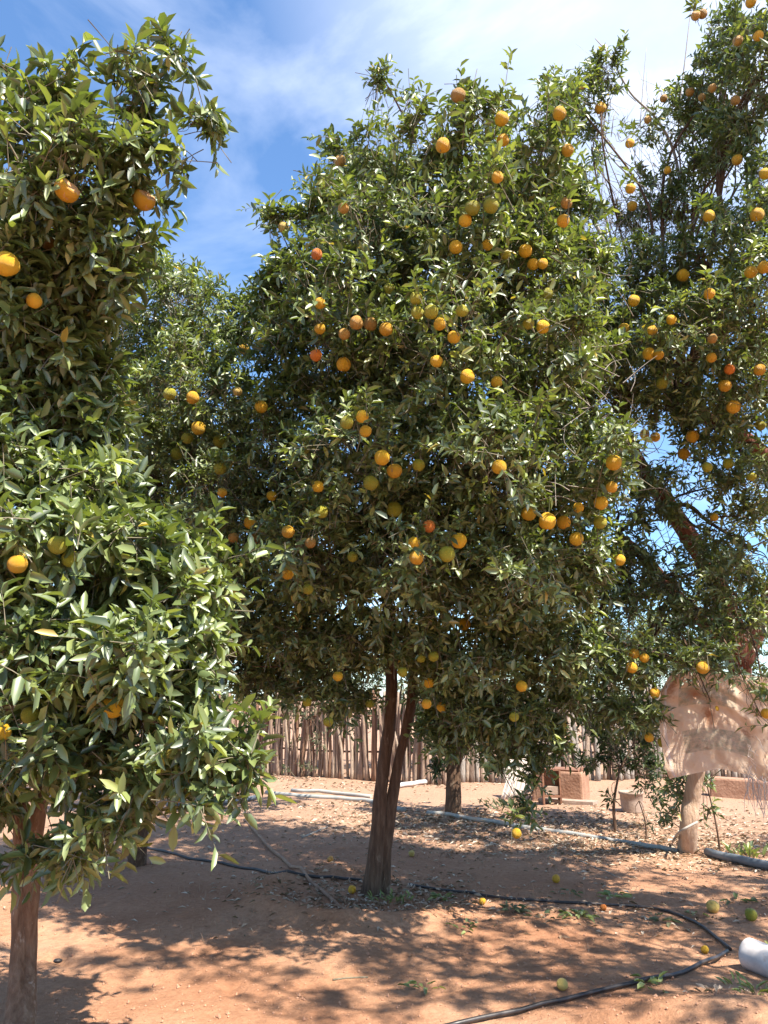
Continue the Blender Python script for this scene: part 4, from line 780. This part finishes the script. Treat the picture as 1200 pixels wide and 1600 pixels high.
# big white pipe
q0 = G(1172, 1514); q1 = G(1300, 1556); r_ = 23/F*depth(q0)
q0[2] = float(gh(q0[0], q0[1]))+r_*.95; q1[2] = q0[2]-.02
dv = q1-q0; dv /= np.linalg.norm(dv); sidev = unit(np.cross(dv, [0, 0, 1.0])); upv = np.cross(sidev, dv); V = []; Ff = []; seg = 32
for (t, rr) in ((0.004, .93), (0, .97), (.004, 1.0), (.03, 1.0), (.3, 1.0), (1.0, 1.0), (1.0, .9), (0.3, .9), (.004, .9), (0.004, .93)):
    for k in range(seg):
        a = 2*math.pi*k/seg; V.append(dv*t*np.linalg.norm(q1-q0) + (sidev*math.cos(a)+upv*math.sin(a))*r_*rr)
for i in range(9):
    for k in range(seg): Ff.append((i*seg+k, i*seg+(k+1) % seg, (i+1)*seg+(k+1) % seg, (i+1)*seg+k))
o = link('white_pipe', mesh_np('white_pipe', V, [k for f in Ff for k in f], [4]*len(Ff), [MWHITE]), None, Vector(q0)); tag(o, 'wide white plastic pipe end entering at the lower right edge', 'pipe')

# ------------------------------------------------------------------ hanging woven sack
def sack_mat():
    m, t, b = mat('woven_sack'); l = t.links.new
    uv = nd(t, 'ShaderNodeUVMap'); sx = nd(t, 'ShaderNodeSeparateXYZ'); l(uv.outputs[0], sx.inputs[0])
    tc = nd(t, 'ShaderNodeTexCoord')
    def noise(s, d=6, ro=.6):
        n = nd(t, 'ShaderNodeTexNoise'); n.inputs['Scale'].default_value = s; n.inputs['Detail'].default_value = d; n.inputs['Roughness'].default_value = ro; l(uv.outputs[0], n.inputs[0]); return n
    def band(sock, lo, hi, soft=.006):
        a = nd(t, 'ShaderNodeMapRange'); a.inputs[1].default_value = lo-soft; a.inputs[2].default_value = lo+soft; l(sock, a.inputs[0])
        c = nd(t, 'ShaderNodeMapRange'); c.inputs[1].default_value = hi-soft; c.inputs[2].default_value = hi+soft; c.inputs[3].default_value = 1; c.inputs[4].default_value = 0; l(sock, c.inputs[0])
        mm = nd(t, 'ShaderNodeMath', operation='MULTIPLY'); l(a.outputs[0], mm.inputs[0]); l(c.outputs[0], mm.inputs[1]); return mm.outputs[0]
    def mul(a, c):
        mm = nd(t, 'ShaderNodeMath', operation='MULTIPLY'); l(a, mm.inputs[0]); (l(c, mm.inputs[1]) if not isinstance(c, float) else setattr(mm.inputs[1], 'default_value', c)); return mm.outputs[0]
    def mix(f, A, B):
        x = nd(t, 'ShaderNodeMix', data_type='RGBA'); l(f, x.inputs[0]) if not isinstance(f, float) else setattr(x.inputs[0], 'default_value', f)
        for sck, v in ((x.inputs[6], A), (x.inputs[7], B)):
            if isinstance(v, tuple): sck.default_value = (*v, 1)
            else: l(v, sck)
        return x.outputs[2]
    base = ramp(t, [(0.3, (0.82, 0.58, 0.40)), (0.7, (0.88, 0.70, 0.53))]); n0 = noise(5); l(n0.outputs['Fac'], base.inputs[0])
    colr = base.outputs[0]
    worn = noise(26, 8, .7); wr = ramp(t, [(0.42, (.2,)*3), (0.60, (.62,)*3)]); l(worn.outputs['Fac'], wr.inputs[0])
    def rect(u0, u1, v0, v1): return mul(mul(band(sx.outputs['X'], u0, u1), band(sx.outputs['Y'], v0, v1)), wr.outputs[0])
    colr = mix(rect(.16, .66, .66, .84), colr, (0.22, 0.25, 0.19)); colr = mix(rect(.18, .74, .20, .42), colr, (0.22, 0.25, 0.19))
    # the green print is too worn to read: rows of rubbed pale flecks remain
    wv = nd(t, 'ShaderNodeTexNoise'); mpp = nd(t, 'ShaderNodeMapping'); mpp.inputs['Scale'].default_value = (70, 26, 1); l(uv.outputs[0], mpp.inputs[0]); l(mpp.outputs[0], wv.inputs[0]); wv.inputs['Scale'].default_value = 1
    fr2 = ramp(t, [(0.52, (0, 0, 0)), (0.6, (.5,)*3)]); l(wv.outputs['Fac'], fr2.inputs[0])
    colr = mix(mul(mul(band(sx.outputs['X'], .22, .70), band(sx.outputs['Y'], .27, .36)), fr2.outputs[0]), colr, (0.62, 0.45, 0.36))
    st = noise(3.2, 8, .75); sr = ramp(t, [(0.57, (0, 0, 0)), (0.66, (.8,)*3)]); l(st.outputs['Fac'], sr.inputs[0]); colr = mix(sr.outputs[0], colr, (0.36, 0.14, 0.06))
    for (cu, cv, ru, rv) in ((.08, .86, .07, .12), (.42, .56, .06, .16), (.30, .76, .08, .08)):
        vs = nd(t, 'ShaderNodeVectorMath', operation='SUBTRACT'); vs.inputs[1].default_value = (cu, cv, 0); l(uv.outputs[0], vs.inputs[0])
        vm = nd(t, 'ShaderNodeVectorMath', operation='MULTIPLY'); vm.inputs[1].default_value = (1/ru, 1/rv, 0); l(vs.outputs[0], vm.inputs[0])
        vl = nd(t, 'ShaderNodeVectorMath', operation='LENGTH'); l(vm.outputs[0], vl.inputs[0])
        ad = nd(t, 'ShaderNodeMath', operation='MULTIPLY_ADD'); l(worn.outputs['Fac'], ad.inputs[0]); ad.inputs[1].default_value = 2.2; l(vl.outputs['Value'], ad.inputs[2])
        rr = ramp(t, [(0.0, (.85,)*3), (1.0, (0, 0, 0))]); mr_ = nd(t, 'ShaderNodeMapRange'); mr_.inputs[1].default_value = 1.2; mr_.inputs[2].default_value = 2.3; l(ad.outputs[0], mr_.inputs[0]); l(mr_.outputs[0], rr.inputs[0])
        colr = mix(rr.outputs[0], colr, (0.40, 0.15, 0.06))
    colr = mix(band(sx.outputs['X'], .035, .055, .003), colr, (0.80, 0.66, 0.58))
    l(colr, b.inputs['Base Color']); b.inputs['Roughness'].default_value = .6; b.inputs['Specular IOR Level'].default_value = .35
    wn = noise(9, 8, .65); w2 = nd(t, 'ShaderNodeTexChecker'); w2.inputs['Scale'].default_value = 260; l(uv.outputs[0], w2.inputs[0])
    ad = nd(t, 'ShaderNodeMath', operation='MULTIPLY_ADD'); l(w2.outputs['Fac'], ad.inputs[0]); ad.inputs[1].default_value = .04; l(wn.outputs['Fac'], ad.inputs[2])
    bp = nd(t, 'ShaderNodeBump'); bp.inputs['Strength'].default_value = .8; bp.inputs['Distance'].default_value = .03; l(ad.outputs[0], bp.inputs['Height']); l(bp.outputs[0], b.inputs['Normal'])
    tr = nd(t, 'ShaderNodeBsdfTranslucent'); l(colr, tr.inputs[0]); mx = nd(t, 'ShaderNodeMixShader'); mx.inputs[0].default_value = .42
    l(b.outputs[0], mx.inputs[1]); l(tr.outputs[0], mx.inputs[2]); l(mx.outputs[0], t.nodes['Material Output'].inputs[0]); return m
YS = 5.75
def sack_edge(v):   # left and right px at height v (0 bottom .. 1 top), top/bottom py
    lx = np.interp(v, [0, .1, .5, .85, 1], [1046, 1040, 1030, 1032, 1046]); rx = np.interp(v, [0, .3, .6, 1], [1232, 1224, 1214, 1206]); return lx, rx
def sack_py(u, v):
    top = np.interp(u, [0, .3, .6, 1], [1056, 1046, 1052, 1060]); bot = np.interp(u, [0, .12, .25, .42, .6, .75, .9, 1], [1217, 1212, 1207, 1201, 1208, 1219, 1226, 1228]); return bot*(1-v)+top*v
root = thing('hanging_sack', 'torn salmon-pink woven sack with faded green printed bands, hanging from the right tree', 'sack', Wp(1130, 1220, YS))
nu, nv = 60, 60; V = []; UV = []; Ff = []
for side in (0, 1):
    for j in range(nv+1):
        for i in range(nu+1):
            u, v = i/nu, j/nv; lx, rx = sack_edge(v); px = lx+(rx-lx)*u; py = sack_py(u, v)
            bulge = .022*(math.sin(math.pi*u)**.5 if 0 < u < 1 else 0)*(.6+.4*math.sin(2.2*v+.6))
            fold = .007*math.sin(14*u+3*v+1.5*math.sin(5*v)) + .005*math.sin(7*v*2.2+6*u) + .012*math.sin(3*u+6*v)*v + .007*math.sin(31*u-9*v) + .010*math.sin(22*u+17*v*v+2*math.sin(9*v)) + .05*(v-.5)*math.sin(2.5*u+.6)
            yy = YS - bulge - fold if side == 0 else YS + bulge*1.3 - fold*.6 + .004
            V.append(Wp(px, py, yy)); UV.append((u, v))
    o0 = side*(nu+1)*(nv+1)
    for j in range(nv):
        for i in range(nu):
            # a ragged tear towards the lower right
            if side == 0 and .80 < i/nu < .93 and .12 < j/nv < .5 and math.sin(i*2.3)*math.cos(j*.9+i) > .45: continue
            a = o0+j*(nu+1)+i; q = (a, a+1, a+nu+2, a+nu+1); Ff.append(q if side == 0 else q[::-1])
me = mesh_np('cloth', np.array(V)-np.array(root.location), [k for f in Ff for k in f], [4]*len(Ff), [sack_mat()])
uvl = me.uv_layers.new(name='UVMap'); vi = np.empty(len(me.loops), np.int32); me.loops.foreach_get('vertex_index', vi); uvl.data.foreach_set('uv', np.array(UV, np.float32)[vi].ravel())
link('cloth', me, root, (0, 0, 0))
MFRAY = simple('frayed_thread', [(.3, (.50, .38, .31)), (.7, (.68, .58, .5))], 9, .8, 0)
mb = MB(); rs = random.Random(4)
for k in range(85):
    s0 = Wp(rs.uniform(1166, 1215) if k % 4 else rs.uniform(1160, 1200), rs.uniform(1212, 1226) if k < 60 else rs.uniform(1150, 1215), YS-.06+rs.uniform(-.02, .02)); Ln_ = rs.uniform(.05, .26) if k < 60 else rs.uniform(.03, .1)
    e = s0+np.array([rs.uniform(-.05, .07), rs.uniform(-.03, .02), -Ln_]); mb.tube([s0, (s0+e)/2+np.array([rs.uniform(-.02, .02), 0, 0]), e], [.0024, .002, .0012], 4, cap=False)
mb.build('frayed_fringe', [MFRAY], root)
mb = MB(); s0 = Wp(1052, 1058, YS); mb.tube(spline([s0, s0+np.array([-.02, .1, .18]), s0+np.array([.05, .3, .5])], 4), [.004]*9, 5); mb.build('tie_cord', [MFRAY], root); mb = MB(); s0 = Wp(1190, 1058, YS); mb.tube(spline([s0, s0+np.array([.02, .1, .2]), s0+np.array([.0, .5, .6])], 4), [.004]*9, 5)
mb.build('tie_cord', [MFRAY], root)

# ------------------------------------------------------------------ fallen fruit
def fallen(px, py, dpx, c, label):
    p = G(px, py); r = min(max(dpx/2/F*depth(p), .024), .046)
    o = bpy.data.objects.new('fallen_orange', random.choice(FMESH[c])); col.objects.link(o); o.location = (p[0], p[1], float(gh(p[0], p[1]))+r*.88); o.scale = (r, r, r)
    o.rotation_euler = (random.uniform(.6, 2.4), random.uniform(-.6, .6), random.uniform(0, 6)); tag(o, label, 'orange', 'fallen oranges')
fallen(1115, 1426, 20, 'd', 'dented dull yellow fallen orange near the right edge, left of a rounder one')
fallen(1174, 1438, 19, 'g', 'round greenish-yellow fallen orange nearest the right edge')
fallen(1102, 1490, 12, 'y', 'tiny bright yellow fallen fruit beside the bend of the black hose')
fallen(879, 1546, 18, 'd', 'pale yellow fallen orange just above the striped hose in the foreground')
fallen(754, 1413, 11, 'o', 'small orange fallen fruit in front of the black hose')
fallen(943, 1423, 10, 'r', 'small reddish fallen fruit touching the middle of the black hose')
fallen(550, 1396, 13, 'o', 'small orange fallen fruit in the litter at the foot of the twin trunk')
fallen(643, 1338, 10, 'd', 'small pale fallen fruit on the shaded soil behind the twin trunk')
fallen(516, 1347, 10, 'p', 'small brownish fallen fruit on the shaded soil left of the twin trunk')
fallen(869, 1379, 13, 'o', 'split orange fallen fruit among litter between the two hoses and the pipe')
p = G(90, 1505); o = bpy.data.objects.new('pebble', sphere_mesh('pebble', [MHOSE], 12, 8)); col.objects.link(o); o.location = p + np.array([0, 0, .012]); o.scale = (.026, .016, .014); o.rotation_euler = (0, .1, .4); tag(o, 'small dark stone on the sand at lower left', 'stone')

# ------------------------------------------------------------------ fallen green sprigs, weeds, litter
def sprig(px, py, n, ll, label, m, seed, cat='sprig', name='fallen_sprig', upright=0.0, spreadr=.10, group='green sprigs fallen on the soil', wfac=.45, kind=None):
    rng = np.random.default_rng(seed); p = G(px, py); p[2] = float(gh(p[0], p[1]))
    a = rng.uniform(0, 6.28, n); rr = rng.uniform(0, spreadr, n); P = np.stack([p[0]+rr*np.cos(a), p[1]+rr*np.sin(a), np.full(n, p[2]+.008)+rng.uniform(0, .025, n)], 1)
    D = np.stack([np.cos(a+rng.normal(size=n)*.8), np.sin(a+rng.normal(size=n)*.8), upright+rng.uniform(-.05, .35, n)], 1); N = np.array([0, 0, 1.0])+rng.normal(size=(n, 3))*.35
    Ln = ll*rng.uniform(.6, 1.2, n); V, ff, cc, k = leaves_arrays(P, D, N, Ln, Ln*wfac, rng.uniform(0, .3, n), 0)
    o = link(name, mesh_np(name, V-p, ff, cc, [m], None, True, np.repeat(rng.uniform(.3, .95, n), k)), None, Vector(p)); tag(o, label, cat, group, kind)
sprig(662, 1548, 12, .06, 'green fallen leaf sprig on the open sand in the bottom middle', MLEAF, 1)
sprig(1016, 1543, 14, .07, 'green fallen leaf sprig resting on the striped black hose', MLEAF, 2)
sprig(728, 1453, 10, .06, 'green fallen leaf sprig in the dappled sand below the black hose', MLEAF, 3)
sprig(800, 1425, 16, .08, 'grey-green faded leaf sprig just below the black hose', MLEAFG, 44, spreadr=.09)
sprig(908, 1434, 26, .07, 'dark green leafy heap just below the middle of the black hose', MLEAF, 25, spreadr=.12)
sprig(956, 1404, 14, .08, 'dark green fallen sprig just above the middle of the black hose', MLEAF, 6, spreadr=.09)
sprig(1032, 1440, 12, .08, 'flat grey-green sprig under the hose bend, right of the leafy heap', MLEAFG, 7, spreadr=.09)
sprig(690, 1408, 18, .07, 'small green sprigs at the right rim of the litter ring', MLEAF, 8, spreadr=.11)
sprig(885, 1398, 10, .07, 'pale grey-green sprig above the black hose, right of the twin trunk', MLEAFG, 9, spreadr=.12)
sprig(850, 1436, 10, .06, 'small dull green sprig between the faded one and the leafy heap', MLEAFD, 10, spreadr=.1)
sprig(1150, 1410, 10, .07, 'dull green sprig behind the two fallen oranges at right', MLEAFD, 11, spreadr=.12)
sprig(1082, 1434, 8, .05, 'tiny bright green sprig touching the hose bend at right', MLEAF, 12, spreadr=.08)
sprig(612, 1410, 46, .055, 'green weed tuft at the foot of the twin trunk', MLEAF, 13, 'weed', 'weed_tuft', .9, .17, 'weeds on the soil', .3)
sprig(1168, 1338, 46, .11, 'bright green weed clump by the dark pipe at the right edge', MLEAF, 14, 'weed', 'weed_tuft', 1.0, .26, 'weeds on the soil', .3)
sprig(1180, 1565, 40, .06, 'yellow-green grass tuft on the mound below the white pipe', MLEAF, 15, 'weed', 'weed_tuft', .5, .14, 'weeds on the soil', .2)
sprig(1196, 1494, 26, .05, 'green weeds hugging the upper side of the white pipe', MLEAF, 16, 'weed', 'weed_tuft', .6, .12, 'weeds on the soil', .3)
sprig(800, 1262, 70, .10, 'low green weeds along the grey pipe near the corrugated sheet', MLEAFG, 17, 'weed', 'low_weeds', .9, .5, None, .3, 'stuff')

def litter():
    rng = np.random.default_rng(77); P = []
    def reg(n, cx, cy, sx, sy):
        n = int(n*.7); P.append(np.stack([rng.normal(cx, sx, n), rng.normal(cy, sy, n)], 1))
    reg(1500, C_BASE[0]-.05, C_BASE[1], .50, .42)                      # ring round the main trunk
    for px, py, n, sx, sy in ((500, 1262, 500, .9, .35), (660, 1290, 1200, .7, .45), (760, 1290, 1500, .9, .5), (900, 1320, 2200, 1.0, .4), (1000, 1310, 1800, .8, .6), (1150, 1335, 2000, .9, .5), (900, 1285, 1500, 1.3, .8), (460, 1215, 400, .6, .5), (590, 1228, 500, 1.2, .4), (1100, 1290, 900, 1.0, .7)):
        q = flat(px, py); reg(n, q[0], q[1], sx, sy)
    for px, py, n, sx, sy in ((640, 1420, 160, .8, .3), (900, 1420, 260, .9, .25), (1100, 1430, 160, .6, .3), (300, 1390, 60, .8, .4), (1180, 1570, 60, .2, .1), (700, 1340, 200, 1.6, .8), (300, 1300, 250, 1.5, .9)):
        q = flat(px, py); reg(n, q[0], q[1], sx, sy)
    P.append(np.stack([rng.uniform(-5, 6, 700), rng.uniform(5.6, 14, 700)], 1))
    P = np.concatenate(P); n = len(P); Z = gh(P[:, 0], P[:, 1])
    P3 = np.stack([P[:, 0], P[:, 1], Z+.004+rng.uniform(0, .012, n)], 1); a = rng.uniform(0, 6.28, n)
    D = np.stack([np.cos(a), np.sin(a), rng.uniform(-.05, .3, n)], 1); N = np.array([0, 0, 1.0])+rng.normal(size=(n, 3))*.35; Ln = rng.uniform(.025, .075, n)*(.75+.04*P[:, 1])
    V, ff, cc, k = leaves_arrays(P3, D, N, Ln, Ln*rng.uniform(.25, .5, n), rng.uniform(-.1, .5, n), 2)
    tag(link('leaf_litter', mesh_np('leaf_litter', V, ff, cc, [MDRY], None, True, np.repeat(rng.uniform(0, 1, n), k))), kind='stuff', label='dry fallen leaves strewn over the soil')
    # crumbs of soil and little twigs
    n = 9000; P = np.stack([rng.uniform(-3.4, 3.8, n), 3.5+rng.uniform(0, 1, n)**1.5*7.5], 1); Z = gh(P[:, 0], P[:, 1]); r = rng.uniform(.002, .009, n)*(1+.5*(rng.random(n) < .05))
    oc = np.array([[1, 0, 0], [-1, 0, 0], [0, 1, 0], [0, -1, 0], [0, 0, 1], [0, 0, -1]])*1.0; fo = np.array([[0, 2, 4], [2, 1, 4], [1, 3, 4], [3, 0, 4], [2, 0, 5], [1, 2, 5], [3, 1, 5], [0, 3, 5]])
    V = (np.stack([P[:, 0], P[:, 1], Z+r*.3], 1)[:, None, :] + oc[None]*r[:, None, None]*rng.uniform(.6, 1.3, (n, 6, 1)))
    ff = (fo.ravel()[None, :]+(np.arange(n)*6)[:, None]).ravel(); MC = simple('soil_crumb', [(.3, (.28, .13, .075)), (.7, (.46, .26, .16))], 30, .95, 0)
    tag(link('soil_crumbs', mesh_np('soil_crumbs', V.reshape(-1, 3), ff, np.full(n*8, 3), [MC], None, False)), kind='stuff', label='crumbs of soil scattered on the sand')
    # dry grass blades
    mb = MB(); rs = random.Random(9); V = []; ff = []; cnt = []
    for (px, py, nn, sp_) in ((320, 1400, 30, .22), (430, 1385, 20, .2), (760, 1345, 30, .3), (820, 1405, 30, .35), (880, 1410, 40, .4), (1040, 1400, 30, .3), (640, 1400, 60, .35), (560, 1412, 60, .3), (1190, 1585, 60, .12), (320, 1450, 24, .25), (470, 1210, 120, .5), (990, 1330, 90, .8), (700, 1440, 20, .2), (1000, 1480, 16, .25)):
        q = flat(px, py)
        for _ in range(nn):
            x, y = rs.gauss(q[0], sp_), rs.gauss(q[1], sp_*.6); z = float(gh(x, y)); h = rs.uniform(.015, .06)*(1+.1*(y-4)); lx, ly = rs.gauss(0, .35)*h, rs.gauss(0, .35)*h; b0 = len(V)
            V += [(x-.0015, y, z-.01), (x+.0015, y, z-.01), (x+lx*.6+.001, y+ly*.6, z+h*.6), (x+lx*.6-.001, y+ly*.6, z+h*.6), (x+lx, y+ly, z+h)]; ff += [b0, b0+1, b0+2, b0+3, b0+3, b0+2, b0+4]; cnt += [4, 3]
    tag(link('dry_grass', mesh_np('dry_grass', V, ff, cnt, [MDRY], None, True, [.35]*len(V))), kind='stuff', label='thin dry grass blades in sparse tufts')
litter()
